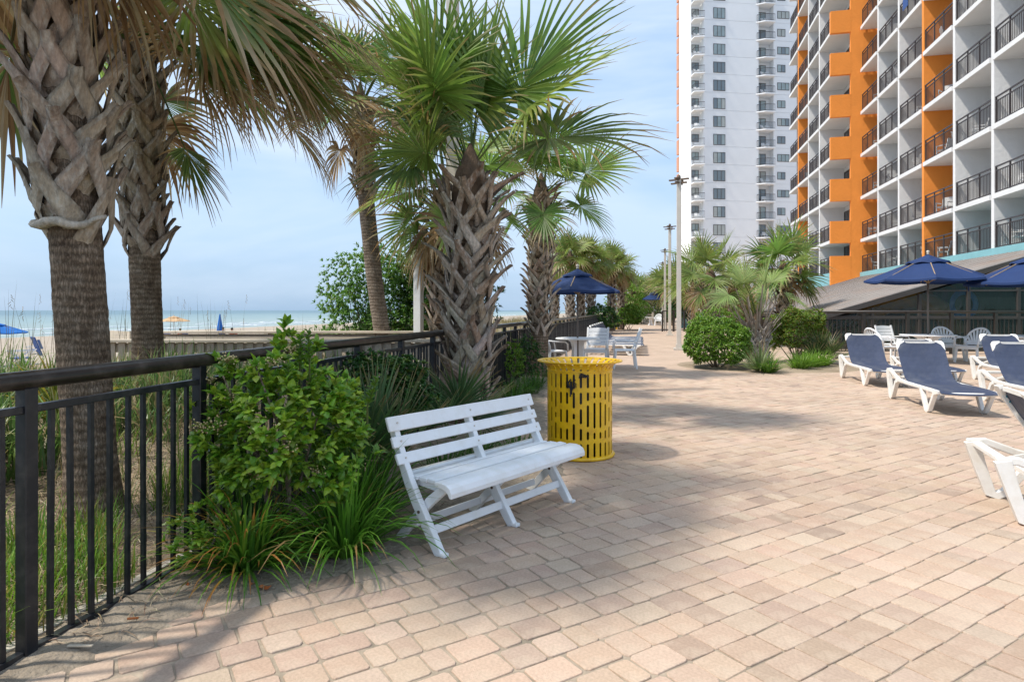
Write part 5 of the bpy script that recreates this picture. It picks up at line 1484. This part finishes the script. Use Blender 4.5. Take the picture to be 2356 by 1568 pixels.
# the middle palm
ax = lean(-.535,7.6,0, -.50,7.6,3.1)
G2 = [(0.131, 0.223, 0.041), (0.175, 0.27, 0.049), (0.233, 0.317, 0.061), (0.124, 0.196, 0.061)]
palm('big middle palm with criss-cross leaf bases directly behind the bench', (-.54,7.6,0), ax, .185, .34, 2.95, 62, .120, .52, None, 3, 1.3, 1.0, 14, els=(84,50), flare=.20, tip=.10, blades=42, bootr=.20, pal=G2, droop=.28,
     manual=[dict(az=R_(200), el=R_(76), L_=1.0, R=1.5, tip=.05, droop=.22, fold=.3, span=125, n=40, roll=-55), dict(az=R_(-8), el=R_(60), L_=1.05, R=1.6, tip=.08, droop=.22, fold=.3, span=120, bend=.2, n=40, roll=60),
             dict(az=R_(-15), el=R_(82), L_=.80, R=1.40, tip=.05, droop=.25, fold=.8, span=110), dict(az=R_(185), el=R_(50), L_=.65, R=.85, tip=.15, droop=.5, span=135),
             dict(az=R_(170), el=R_(15), L_=.75, R=.95, tip=.3, droop=.9, span=130),
             dict(az=R_(195), el=R_(25), L_=.55, R=.8, tip=.2, droop=.8, span=130), 
             dict(az=R_(150), el=R_(65), L_=1.2, R=1.2, tip=.1, droop=.5), dict(az=R_(80), el=R_(70), L_=1.0, R=1.25, tip=.1, droop=.3),
             dict(az=R_(190), el=R_(60), L_=.85, R=1.0, tip=.05, droop=.35, fold=.3, span=120, n=42, roll=-50), dict(az=R_(-20), el=R_(48), L_=1.0, R=1.35, tip=.06, droop=.3, fold=.3, span=115, n=40, roll=45), dict(az=R_(165), el=R_(72), L_=1.2, R=1.35, tip=.06, droop=.3, fold=.4, span=120, n=56), dict(az=R_(-30), el=R_(88), L_=.35, R=1.3, tip=.02, droop=.05, fold=1.2, span=70, n=30)])
# slim palm right of it
ax = lean(.56,12.9,0, .60,12.9,4.2)
palm('palm with a thin spiky stem between the middle palm and the left parasol', (.56,12.9,0), ax, .175, .95, 3.75, 84, .10, .42, None, 11, .85, .72, 31, els=(85,-20), flare=.16, tip=.12, blades=38, bootr=.165,
     manual=[dict(az=R_(-5), el=R_(14), L_=.95, R=1.2, tip=.08, droop=.30, fold=.2, bend=-.25, span=135, n=44, roll=62), dict(az=R_(-60), el=R_(60), L_=.7, R=1.1, tip=.1), dict(az=R_(190), el=R_(55), L_=.8, R=.9, tip=.1)])
# right-hand palms
G3 = [(0.186, 0.253, 0.057), (0.224, 0.287, 0.069), (0.161, 0.23, 0.057)]
p = Q(1640,713,24); ax = lean(p.x,24,0,p.x-.15,24,4)
palm('full palm in front of the white tower beside the nearest lamp post', (p.x,24,0), ax, .24, .2, 2.6, 60, .12, .45, None, 18, .95, .85, 41, els=(85,-25), near=True, tip=.05, blades=30, pal=G3, flare=.15, deadskirt=3)
p = Q(1742,713,15.6); ax = lean(p.x,15.6,0,p.x+.02,15.6,4)
palm('short pale palm with splayed grey leaf stalks in the round sandy bed', (p.x,15.6,.03), ax, .17, .10, 1.0, 60, .085, .46, None, 2, .72, .8, 44, els=(84,66), blades=44, pal=[(.24,.34,.12),(.30,.39,.14)], tip=.04, flare=.13, bootcol=(.46,.40,.34), bootr=.17, span=115,
     manual=[dict(az=R_(184), el=R_(62), L_=1.05, R=.72, droop=.5, bend=1.5, span=100), dict(az=R_(-4), el=R_(62), L_=1.0, R=.75, droop=.8, bend=1.5, span=100), dict(az=R_(205), el=R_(72), L_=1.05, R=.68, droop=.5, bend=1.0, span=100),
             dict(az=R_(20), el=R_(74), L_=1.05, R=.7, droop=.6, bend=1.0, span=100), dict(az=R_(-60), el=R_(80), L_=1.0, R=.75, droop=.3, bend=.5, span=90), dict(az=R_(120), el=R_(76), L_=1.1, R=.85, droop=.4, bend=.8, span=100)]
     + [dict(o=Vector((p.x+.16*cos(R_(a_)), 15.6+.16*sin(R_(a_)), zz_)), az=R_(a_), el=R_(e_2), L_=l_, R=.02, n=3, dead=1, bend=-.12 if l_ > .8 else .1, petw=.030, pcol=(.44,.37,.31)) for a_, e_2, l_, zz_ in
        ((170,52,.95,.75),(190,60,1.05,.6),(205,64,.85,.9),(0,54,.95,.7),(15,62,1.0,.85),(-20,58,.9,.6),(-70,68,.9,.8),(-110,66,.85,.7),(90,64,1.0,.8),(140,60,.9,.7),(178,68,1.0,.95),(5,70,1.0,.95),(-45,64,.95,.9),(-135,62,.9,.85),(-95,72,1.0,1.0),(160,44,.7,.6),(12,45,.7,.55),(225,56,.8,.7),(-30,48,.75,.75),(-75,58,.7,.5),(-115,56,.7,.55))])
p = Q(1802,713,25.5); ax = lean(p.x,25.5,0,p.x,25.5,4)
palm('dull green palm behind the short pale palm, near the hotel corner', (p.x,25.5,0), ax, .22, .3, 3.0, 50, .12, .45, None, 20, 1.15, .85, 47, els=(85,-40), near=False, blades=28, flare=.14, deadskirt=2)
for u, Y, zt_, sd_, lab in ((1596,30,2.4,51,'palm behind the nearest lamp post in front of the tower foot'),(1688,27,2.2,52,'small palm between the full palm and the short pale palm'),(1702,31,1.9,53,'low palm before the dark tower entrance'),(1720,34,2.6,54,'thin palm trunk right of the tower entrance')):
    p = Q(u,713,Y); palm(lab, (p.x,Y,0), lean(p.x,Y,0,p.x,Y,4), .17, .3, zt_, 36, .11, .4, None, 14, .85, .7, sd_, els=(85,-30), near=False, blades=24, pal=G3, flare=.12)
# palms behind the left parasol
for u, Y, vt, sd_, lab, rr in ((1277,40,600,61,'leftmost of the far palms behind the blue parasol',1.25),(1312,36,592,62,'second far palm behind the blue parasol, with dense crown',1.35),(1336,41,598,63,'far palm whose stem lines up with the parasol pole',1.2),(1359,37,604,64,'far palm at the right of the blue parasol pole',1.25),
                        (1407,42,612,65,'tall far palm left of the distant yellow bin',1.35),(1428,44,618,66,'far palm just behind the distant yellow bin',1.2)):
    p = Q(u,vt,Y); palm(lab, (p.x,Y,-.1), lean(p.x,Y,0,p.x,Y,5), .21, .6 if u < 1400 else .2, p.z, 50, .13, .5, None, 20, rr*.85, .7, sd_, els=(88,-30), near=False, blades=26, pal=G3, flare=.12, deadskirt=3, bootcol=(.40,.33,.26))
for i, (u, Y, vt, lab) in enumerate(((1457,62,672,'first small palm of the distant row beyond the yellow bin'),(1476,74,672,'second small palm of the distant row beyond the yellow bin'),(1497,80,668,'third small palm of the distant row, above the far canopy'),(1514,88,665,'fourth small palm of the distant row, left of the lamp posts'),(1533,70,655,'palm seen between the two far lamp posts'),(1545,56,650,'palm seen just left of the nearest lamp post'),(1570,52,660,'palm at the left foot of the white tower'))):
    p = Q(u,vt,Y); palm(lab, (p.x,Y,-.1), lean(p.x,Y,0,p.x,Y,5), .22, .5, p.z, 30, .14, .5, None, 20, 1.5, 1.0, 80+i, els=(85,-35), near=False, blades=20, pal=G3, flare=.12, deadskirt=2)

# ---------------------------------------------------------------- leafy shrubs
def leaf_mesh(l, w, col, name='leaf', mat='glossleaf', cup=.25):
    q = MB(); n = 4; pts = []; ws = []; cols = []
    for i in range(n+1):
        s = i/n; pts.append(Vector((0, l*s, l*(.10*sin(pi*s)-.12*s*s)))); ws.append(w*.5*interp(s, [0,.25,.5,.75,1],[.12,.75,1,.72,.05])); cols.append(mixc(col, tuple(x*1.35 for x in col), .3 if i in (0,4) else 0))
    q.blade(pts, X_, ws, nrm=-Z_, fold=cup, cols=cols); return q
def shrub(label, c, rad, nros, leafl, leafw, cols, seed, name='shrub', parts=0, lobes=.28, k=5, mat='glossleaf', tipcol=None, tipamt=0, stems=7, base=None, flat=.0, inner=.55, cat='shrub', ztrim=None, core=True):
    r = random.Random(seed); c = Vector(c)
    base = Vector(base) if base else Vector((c.x, c.y, 0))
    t = thing(name, label, cat, base)
    items = []
    for i in range(nros):
        while True:
            d = Vector((r.gauss(0,1), r.gauss(0,1), r.gauss(0,1))).normalized()
            if d.z > -.75: break
        rr = 1+lobes*1.4*ns(d.x*1.9+seed, d.y*1.9, d.z*1.9)+lobes*.5*ns(d.x*5+seed, d.y*5, d.z*5)
        s = rr*(inner+(1-inner)*r.random()**.45)
        p = c+Vector((d.x*rad[0], d.y*rad[1], d.z*rad[2]))*s
        if p.z < .03: continue
        items.append((p, d, s/rr))
    cen = Vector((0,0,H))
    allm = MB(); cand = []
    for p, d, s in items:
        up = (d*.8+Z_*.7+Vector((r.gauss(0,.25),)*3)).normalized()
        yaw0 = r.uniform(0, 6.28)
        ref = up.orthogonal().normalized(); ref2 = up.cross(ref)
        new = r.random() < .18 and s > .8
        for j in range(k):
            a = yaw0+j*2.4; sp = r.uniform(.55,1.15) if j else .2
            ld = (up*cos(sp)+(ref*cos(a)+ref2*sin(a))*sin(sp)).normalized()
            l = leafl*r.uniform(.7,1.2); w = leafw*r.uniform(.8,1.15)
            col = jit(r.choice(cols), .2, r)
            if new: col = mixc(col, (.20,.27,.035), .55)
            if tipcol and r.random() < tipamt and s > .75: col = mixc(col, tipcol, .7)
            # frame: y along leaf, z ~ up
            zz = (Z_*.8+up*.4+Vector((r.gauss(0,.2), r.gauss(0,.2), 0))); zz = (zz-ld*zz.dot(ld)).normalized(); xx = ld.cross(zz)
            Mx = Matrix(((xx.x, ld.x, zz.x, p.x), (xx.y, ld.y, zz.y, p.y), (xx.z, ld.z, zz.z, p.z), (0,0,0,1)))
            cand.append(((p-cen).length-(p-c).normalized().dot((cen-c).normalized())*.6, l, w, col, Mx))
    cand.sort(key=lambda x: x[0])
    if parts:
        variants = [leaf_mesh(leafl, leafw, jit(r.choice(cols), .2, r)).mesh('leaf', mat) for _ in range(9)]+[leaf_mesh(leafl, leafw, (.17,.24,.035)).mesh('leaf', mat) for _ in range(2)]
    for i, (_, l, w, col, Mx) in enumerate(cand):
        if i < parts:
            o = bpy.data.objects.new('leaf', variants[r.randrange(len(variants))]); COL.objects.link(o); o.parent = t
            m2 = Mx.copy(); m2.translation = Mx.translation-base; o.matrix_local = m2 @ Matrix.Scale(l/leafl, 4)
        else:
            q = MB(); n = 3; pts = []; ws = []
            for i2 in range(n+1):
                s = i2/n; pts.append(Vector((0, l*s, l*(.10*sin(pi*s)-.12*s*s)))); ws.append(w*.5*interp(s, [0,.33,.66,1],[.15,.95,.8,.05]))
            q.blade(pts, X_, ws, nrm=-Z_, fold=.22, cols=[col]*(n+1)) if leafl > .035 else q.blade(pts, X_, ws, cols=[col]*(n+1), flat=True)
            allm.add([Mx @ Vector(v) for v in q.v], q.f, q.c)
    allm.build('foliage', mat, t, kind='stuff')
    q = MB()
    for i in range(stems):
        p = items[r.randrange(len(items))][0]; b = base+Vector((r.gauss(0,.05), r.gauss(0,.05), -.02))
        m = b.lerp(p, .5)+Vector((r.gauss(0,.05), r.gauss(0,.05), .05)); q.tube([b, m, p], [.012+leafl*.1, .009, .004], n=5)
    q.build('stems', 'trunk_pale', t, kind='stuff')
    return t, items, r
BR = [(0.165, 0.343, 0.026), (0.231, 0.408, 0.034), (0.32, 0.473, 0.039), (0.121, 0.27, 0.029)]
DK = [(0.029, 0.096, 0.022), (0.039, 0.12, 0.024), (0.049, 0.144, 0.026)]
MD = [(0.115, 0.25, 0.025), (0.162, 0.312, 0.033), (0.23, 0.375, 0.043)]
b1, it, r = shrub('big glossy broad-leaved shrub with cream flower clusters against the railing', (-1.30,3.58,.66), (.45,.37,.45), 760, .066, .038, BR, 1, parts=300, lobes=.42, base=(-1.3,3.6,0))
# upright sprouts
q = MB()
for (u, v, Y, hh) in ((712,790,3.5,.26),(690,800,3.55,.20),(845,890,3.45,.16),(665,870,3.4,.14)):
    p = Q(u, v+45, Y); top = Q(u+rnd.uniform(-4,4), v-28, Y)
    if u > 840: top = Q(u+22, v-20, Y)
    for k in range(22):
        s = k/21; c = p.lerp(top, s); a = k*2.4; ld = Vector((cos(a)*.8, sin(a)*.8, .75)).normalized()
        zz = (Z_-ld*ld.z).normalized(); xx = ld.cross(zz); Mx = Matrix(((xx.x, ld.x, zz.x, c.x), (xx.y, ld.y, zz.y, c.y), (xx.z, ld.z, zz.z, c.z), (0,0,0,1)))
        lm = leaf_mesh(.062*(1-.4*s), .030*(1-.3*s), jit((.10,.21,.02), .15)); q.add([Mx @ Vector(x) for x in lm.v], lm.f, lm.c)
    q.tube([p-UZ*.15, p, top], [.006,.005,.002], n=5, col=(.10,.13,.03))
q.build('sprouts', 'glossleaf', b1, kind='stuff')
for k in range(13):
    cand_ = [i for i in it if i[0].y < 3.6 and i[2] > .8 and i[0].z > .25]
    p = r.choice(cand_)[0]+Vector((0,-.03,.015)); q = MB()
    for j in range(34):
        d = Vector((r.gauss(0,1), r.gauss(0,1), r.gauss(0,.7))); d = d.normalized()*r.uniform(.012,.056)
        e = p+d+Vector((0,0,.012)); q.tube([p-UZ*.02, e], [.0012,.0008], n=3, col=(.20,.17,.06), cap=False)
        s_ = .0052; col = jit((.62,.50,.27), .2, r)
        q.add([e+X_*s_, e-X_*s_, e+Y_*s_, e-Y_*s_, e+Z_*s_, e-Z_*s_], [(0,2,4),(2,1,4),(1,3,4),(3,0,4),(2,0,5),(1,2,5),(3,1,5),(0,3,5)], col)
    q.build('flower_cluster', 'straw', b1)
shrub('low leafy shrub poking through the foot of the railing', (-1.62,3.30,.20), (.16,.18,.2), 60, .05, .026, BR, 77, base=(-1.6,3.3,0))
shrub('dense dark green shrub behind the flowering one, in front of the railing', (-1.08,5.20,.68), (.42,.36,.30), 1700, .040, .024, DK+[(.03,.08,.012)], 2, lobes=.25, base=(-1.1,5.3,0))
shrub('small bright shrub right of the middle palm foot', (-.02,11.3,.42), (.24,.24,.34), 260, .05, .03, MD, 3, base=(-.02,11.3,0))
shrub('dark shrub between the middle palm and the spiky slim palm', (.30,11.9,.42), (.28,.28,.42), 420, .045, .028, DK, 4, base=(.3,11.9,0))
shrub('round clipped bright shrub left of the short pale palm', (4.78,14.75,.56), (.74,.68,.60), 3400, .055, .033, MD, 5, lobes=.20, inner=.72, stems=12, base=(4.8,14.8,0))
p = Q(1832,713,16.6)
shrub('bushy shrub with reddish tips right of the short pale palm', (p.x,16.6,.80), (.80,.70,.55), 3000, .06, .036, [(.13,.24,.028),(.18,.29,.034),(.22,.31,.04)], 6, lobes=.3, inner=.68, tipcol=(.32,.17,.04), tipamt=.18, stems=14, base=(p.x,16.6,.03))
# sea-side bush
GB = [(0.14, 0.299, 0.052), (0.183, 0.351, 0.065), (0.098, 0.221, 0.039)]
shrub('large loose green bush on the dune behind the slender palm', (-2.75,13.6,1.40), (1.15,.9,1.25), 3400, .09, .035, GB, 7, lobes=.5, inner=.45, stems=25, base=(-3.1,13.6,.3), mat='leaf', name='sea_bush', cat='bush')
shrub('darker dense bush on the dune behind the white post', (-1.50,13.2,1.38), (1.05,.8,1.2), 3000, .09, .036, [(.045,.12,.022),(.06,.15,.027),(.08,.18,.03)], 8, lobes=.4, inner=.5, stems=25, base=(-1.7,13.2,.2), mat='leaf', name='sea_bush', cat='bush')
for (u, v, Y, rx, rz2, cols, sd_, lab) in ((1385,733,36,.95,.75,DK,9,'dark shrub at the far end of the beach railing'),(1447,728,44,.9,.75,MD,10,'bright yellow-green shrub just right of the distant yellow bin'),(1478,712,70,3.2,1.8,[(.10,.13,.05),(.12,.15,.06)],11,'pale grey-green thicket in front of the distant row of palms'),(1442,700,60,2.0,1.9,MD,12,'leafy tree clump left of the distant grey-green thicket'),(1505,712,76,2.6,1.5,MD,13,'green thicket behind the far navy canopy'),(1565,713,48,1.0,1.0,DK,14,'dark shrub beside the foot of the nearest lamp post'),(1650,745,22.5,.9,.55,MD,15,'green shrub mass behind the round clipped shrub'),(1930,760,23,.7,.4,DK,16,'low dark plants inside the pool railing')):
    p = Q(u, v, Y); shrub(lab, (p.x, Y, max(.3, p.z)), (rx, rx, rz2), 900 if Y > 25 else 700, .05*Y/16, .03*Y/16, cols, sd_, lobes=.3, inner=.7, stems=4, base=(p.x, Y, 0), mat='farleaf')

# ---------------------------------------------------------------- strap-leaf clumps and grasses
def arch(o, az, l, el, g, n, r, w, col, tipc=None, tipf=0.0, w_tip=.05):
    d = Vector((cos(az)*cos(el), sin(az)*cos(el), sin(el))); p = Vector(o); pts = [p.copy()]; side = Vector((-sin(az), cos(az), 0)); tw = r.uniform(-.5,.5)
    side = (side+Z_*tw).normalized()
    for i in range(n):
        s = (i+1)/n; p = p+d*(l/n); pts.append(p.copy()); d = (d+Vector((r.gauss(0,.015), r.gauss(0,.015), -g*s*2/n))).normalized()
    ws = [w*.5*interp(i/n, [0,.2,.6,1], [.6,1,.85,w_tip]) for i in range(n+1)]
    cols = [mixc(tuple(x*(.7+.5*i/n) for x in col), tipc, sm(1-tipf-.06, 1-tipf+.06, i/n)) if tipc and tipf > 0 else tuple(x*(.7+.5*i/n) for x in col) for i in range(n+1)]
    return pts, side, ws, cols
def clump(label, base, n, l, w, cols, seed, parts=True, name='strap_leaf_plant', tipc=None, tipp=0, el=(35,85), g=(.8,1.6), spread=.07, mat='leaf', cat='plant', seg=6, group=None, fold=.22):
    r = random.Random(seed); base = Vector(base); t = thing(name, label, cat, base, group=group); J = MB()
    for i in range(n):
        a = r.uniform(0, 2*pi); e = R_(r.uniform(*el)); o = base+Vector((cos(a)*spread*r.random(), sin(a)*spread*r.random(), -.01))
        tf = r.uniform(.12,.45) if r.random() < tipp else 0
        pts, sd_, ws, cc = arch(o, a+r.gauss(0,.3), l*r.uniform(.55,1.1), e, r.uniform(*g), seg, r, w*r.uniform(.75,1.1), jit(r.choice(cols), .2, r), tipc, tf)
        q = MB() if parts else J
        q.blade(pts, sd_, ws, nrm=Vector((0,0,1)), fold=fold, cols=cc) if fold else q.blade(pts, sd_, ws, cols=cc, flat=True)
        if parts: q.build('leaf', mat, t)
    if not parts: J.build('leaves', mat, t, kind='stuff')
    return t
SG = [(0.112, 0.265, 0.023), (0.149, 0.322, 0.03), (0.199, 0.368, 0.04), (0.081, 0.207, 0.025)]
clump('strap-leaf plant with orange scorched tips below the flowering shrub', (-1.38,3.30,.02), 300, .52, .016, SG, 101, tipc=(.45,.20,.05), tipp=.55, g=(.9,2.0), el=(20,80), spread=.12)
clump('bright green strap-leaf plant left of the bench foot', (-.93,3.49,.02), 300, .64, .016, [(.11,.28,.025),(.15,.34,.035),(.08,.21,.022)], 102, g=(.9,1.9), el=(25,84), spread=.12, tipc=(.4,.25,.1), tipp=.06)
clump('taller dark strap-leaf plant between the flowering shrub and the bench', (-.93,4.05,.02), 220, .62, .013, [(.055,.15,.02),(.075,.19,.022)], 103, g=(.6,1.5), spread=.14)
clump('dark strap-leaf plant under the flowering shrub near the railing post', (-1.50,3.62,.02), 110, .50, .012, [(.045,.13,.02)], 104, g=(.8,1.6))
for (x, y, l, n, lab) in ((-.30,5.6,.36,120,'low liriope tuft seen through the bench back'),(.05,5.7,.34,110,'low liriope tuft behind the bench seat'),(-.55,5.2,.36,110,'low liriope tuft behind the left half of the bench'),(.0,9.6,.42,160,'liriope tuft at the right foot of the middle palm'),(.27,10.1,.40,160,'liriope tuft just left of the yellow bin top'),(.05,8.7,.36,110,'short liriope tuft behind the bench top slat'),
                         (.42,10.9,.38,120,'liriope tuft in front of the slim palm foot'),(.85,12.6,.34,90,'liriope tuft right of the slim palm foot')):
    clump(lab, (x,y,.02), n, l, .012, [(.055,.15,.02),(.085,.20,.022),(.04,.12,.02)], int(x*100+y*37)+500, parts=False, g=(.9,1.8), spread=.16, name='liriope_tuft')
p = P(1757,858); clump('spiky pale yucca-like plant at the front of the round bed', (p.x,13.75,.04), 120, .72, .030, [(.20,.27,.11),(.16,.23,.08)], 111, g=(.1,.7), el=(15,80), tipc=(.35,.25,.12), tipp=.3)
p = Q(1770,713,13.6); clump('green tuft in front of the yucca-like plant', (p.x,13.6,.02), 220, .46, .014, SG, 112, parts=False, g=(.6,1.4), el=(30,80), spread=.14)
for u, Y, lab in ((1842,14.3,'yellow-green grassy tuft left of the palmetto'),(1866,14.7,'yellow-green grassy tuft in front of the palmetto'),(1888,15.0,'yellow-green grassy tuft at the right end of the round bed')):
    p = Q(u,713,Y); clump(lab, (p.x,Y,.02), 240, .46, .018, [(.18,.33,.03),(.14,.27,.03)], int(u), parts=False, g=(.6,1.4), el=(30,82), spread=.18)
for u, v, lab in ((1385,757,'left grassy tuft beneath the far dark shrub'),(1400,757,'middle grassy tuft beneath the far palms'),(1413,757,'right grassy tuft beside the distant yellow bin'),(1447,744,'grassy tuft under the far bright shrub')):
    p = P(u, v); clump(lab, (p.x,p.y,0), 150, .75, .05, SG, int(u)+7, parts=False, g=(.6,1.4), el=(30,82), spread=.6, fold=0, seg=3)
# palmettos (fan plants without a stem)
def palmetto(label, base, n, L_, R, seed, cols, els=(75,25), tip=.1, azs=None):
    r = random.Random(seed); t = thing('dwarf_palmetto', label, 'palmetto', base)
    for i in range(n):
        az = (azs[i] if azs else i*2.4+seed); m = MB()
        frond(m, o=Vector(base)+Vector((0,0,-.02)), az=az, el=R_(els[0]+(els[1]-els[0])*i/max(1,n-1)), L_=L_*r.uniform(.8,1.15), R=R*r.uniform(.85,1.1), n=28, span=95, fold=.25, droop=.12, bend=.15, tip=tip, seg=4, petw=.010, r=r, pal=cols)
        m.build('frond', 'frond', t)
    return t
PC = [(.06,.12,.045),(.075,.14,.05),(.09,.16,.06)]
palmetto('dark dwarf palmetto between the shrubs and the bench back', (-1.02,4.55,.02), 12, .40, .58, 3, PC, els=(84,45))
palmetto('dwarf palmetto spreading in front of the middle palm foot', (-.62,6.6,.02), 9, .35, .60, 9, PC, els=(70,25))
p = Q(1890,713,15.6); palmetto('dwarf palmetto at the right end of the round bed', (p.x,15.6,.03), 10, .35, .62, 12, [(.07,.11,.03),(.05,.09,.03)], els=(80,25))

# dune grass and straw
def grass(name, label, pts, l, w, cols, seed, el=(50,88), g=(.5,1.4), tipc=None, tipp=0, seg=4, mat='leaf', fold=0):
    r = random.Random(seed); q = MB()
    for (x, y, z) in pts:
        a = r.uniform(0, 2*pi)
        P_, sd_, ws, cc = arch((x,y,z-.02), a, l*r.uniform(.5,1.2), R_(r.uniform(*el)), r.uniform(*g), seg, r, w*r.uniform(.7,1.2), jit(r.choice(cols), .25, r), tipc, r.uniform(.1,.5) if r.random() < tipp else 0)
        q.blade(P_, sd_, ws, cols=cc, flat=True)
    o = q.build(name, mat, kind='stuff'); o['label'] = label; o['category'] = 'grass'; return o
def scat(n, fn, seed):
    r = random.Random(seed); out = []
    while len(out) < n:
        p = fn(r)
        if p: out.append(p)
    return out
def sea_pt(s0, s1, d0, d1, r, clump_=0.0):
    s = r.uniform(s0, s1); d = r.uniform(d0, d1); p = fpt(s)-FN*d
    if clump_ and ns(p.x*clump_, p.y*clump_, 3.3) < -.02: return None
    return (p.x, p.y, terrain_z(p.x, p.y))
def no_trunk(p):
    return p and (p[0]+2.8)**2+(p[1]-4.2)**2 > .06 and (p[0]+4.15)**2+(p[1]-7.3)**2 > .06
grass('dune_grass', 'bright young grass growing just behind the near railing', scat(5600, lambda r: sea_pt(-1.4, 2.4, .10, 2.0, r, 1.1), 1), .30, .008, [(.15,.29,.03),(.19,.34,.035),(.12,.23,.03),(.32,.30,.07)], 201)
grass('dune_grass', 'broad-leaved dune grass thick at the left edge behind the railing', [p for p in scat(7000, lambda r: sea_pt(-2.5, 3.6, 2.1, 5.2, r, .8), 2)], .72, .020, [(.13,.24,.05),(.10,.19,.045),(.18,.28,.07),(.28,.27,.11)], 202, el=(55,88), g=(.7,2.0), seg=5)
grass('dune_grass', 'dune grass round the foot of the second palm and the boardwalk', scat(3600, lambda r: sea_pt(2.6, 6.5, 1.5, 4.6, r, 1.1), 3), .50, .016, [(.11,.20,.05),(.15,.24,.07),(.32,.27,.13)], 203, g=(.7,2.0), seg=5)
grass('dune_grass', 'sparse shoots on the sand mound behind the railing', scat(900, lambda r: sea_pt(.9, 3.6, .08, 2.0, r, 1.5), 4), .28, .007, [(.10,.20,.025),(.24,.20,.10)], 204)
grass('dune_grass', 'pale sea oats in front of the green dune bush', scat(2200, lambda r: sea_pt(9.6, 12.5, 1.8, 5.6, r), 5), .62, .014, [(.20,.26,.11),(.30,.33,.18),(.14,.22,.08),(.40,.34,.2)], 205, g=(.5,1.6), seg=4)
grass('dune_grass', 'dry golden grass on the dune beyond the railing', scat(5200, lambda r: sea_pt(12, 55, .4, 9, r), 6), .50, .022, [(.30,.23,.11),(.24,.20,.09),(.16,.18,.06)], 206, seg=3)
q = MB(); r = random.Random(9)     # tall thin sea-oat stems
for i in range(260):
    p = sea_pt(2.0, 11.0, 4.5, 9.5, r) if i < 170 else sea_pt(-1, 3.5, 3.0, 6.5, r)
    l = r.uniform(.7,1.35)*(1.0 if i < 170 else .9)
    P_, sd_, ws, cc = arch(p, r.uniform(0,6.28), l, R_(r.uniform(74,90)), r.uniform(.05,.5), 5, r, .007, jit((.16,.14,.07), .3, r))
    q.blade(P_, sd_, ws, cols=cc, flat=True)
    if r.random() < .25:
        e = P_[-1]
        for k in range(6): q.tube([e-Z_*.03*k, e-Z_*(.03*k+.03)+Vector((r.gauss(0,.02), r.gauss(0,.02), 0))], [.004,.002], n=3, col=(.30,.22,.12), cap=False)
o = q.build('sea_oats', 'straw', kind='stuff'); o['label'] = 'thin dry sea oat stems standing against the sea'; o['category'] = 'grass'
q = MB(); r = random.Random(10)    # dead straw on the ground
for i in range(9200):
    if i < 5600: p = sea_pt(.2, 3.9, .12, 2.6, r)
    elif i < 8600: p = sea_pt(-1.3, 1.0, .2, 3.0, r)
    else:
        Y = r.uniform(2.5, 6.8); x0, x1 = fence_x(Y), bed_x(Y); x = r.uniform(x0, x1-.05); p = (x, Y, .012)
    a = r.uniform(0, pi) if i < 8600 else r.uniform(0, 6.28); l = r.uniform(.08,.34) if i < 8600 else r.uniform(.02,.12)
    P_, sd_, ws, cc = arch((p[0],p[1],p[2]+.015), a+r.gauss(0,.4), l, R_(r.uniform(0,32)), r.uniform(.4,1.6), 3, r, .005, jit(r.choice([(.40,.31,.20),(.50,.40,.27),(.27,.19,.12),(.18,.12,.08)]), .25, r))
    q.blade(P_, sd_, ws, cols=cc, flat=True)
o = q.build('straw_litter', 'straw', kind='stuff'); o['label'] = 'dead straw and palm fibre littering the sand'; o['category'] = 'litter'
# small yellow flowered weed seen at the left
clump('yellowish leafy weed against the near palm trunk', (-4.0,5.6,.35), 60, .75, .035, [(.30,.26,.03),(.16,.20,.03)], 130, parts=False, g=(.3,1.2))
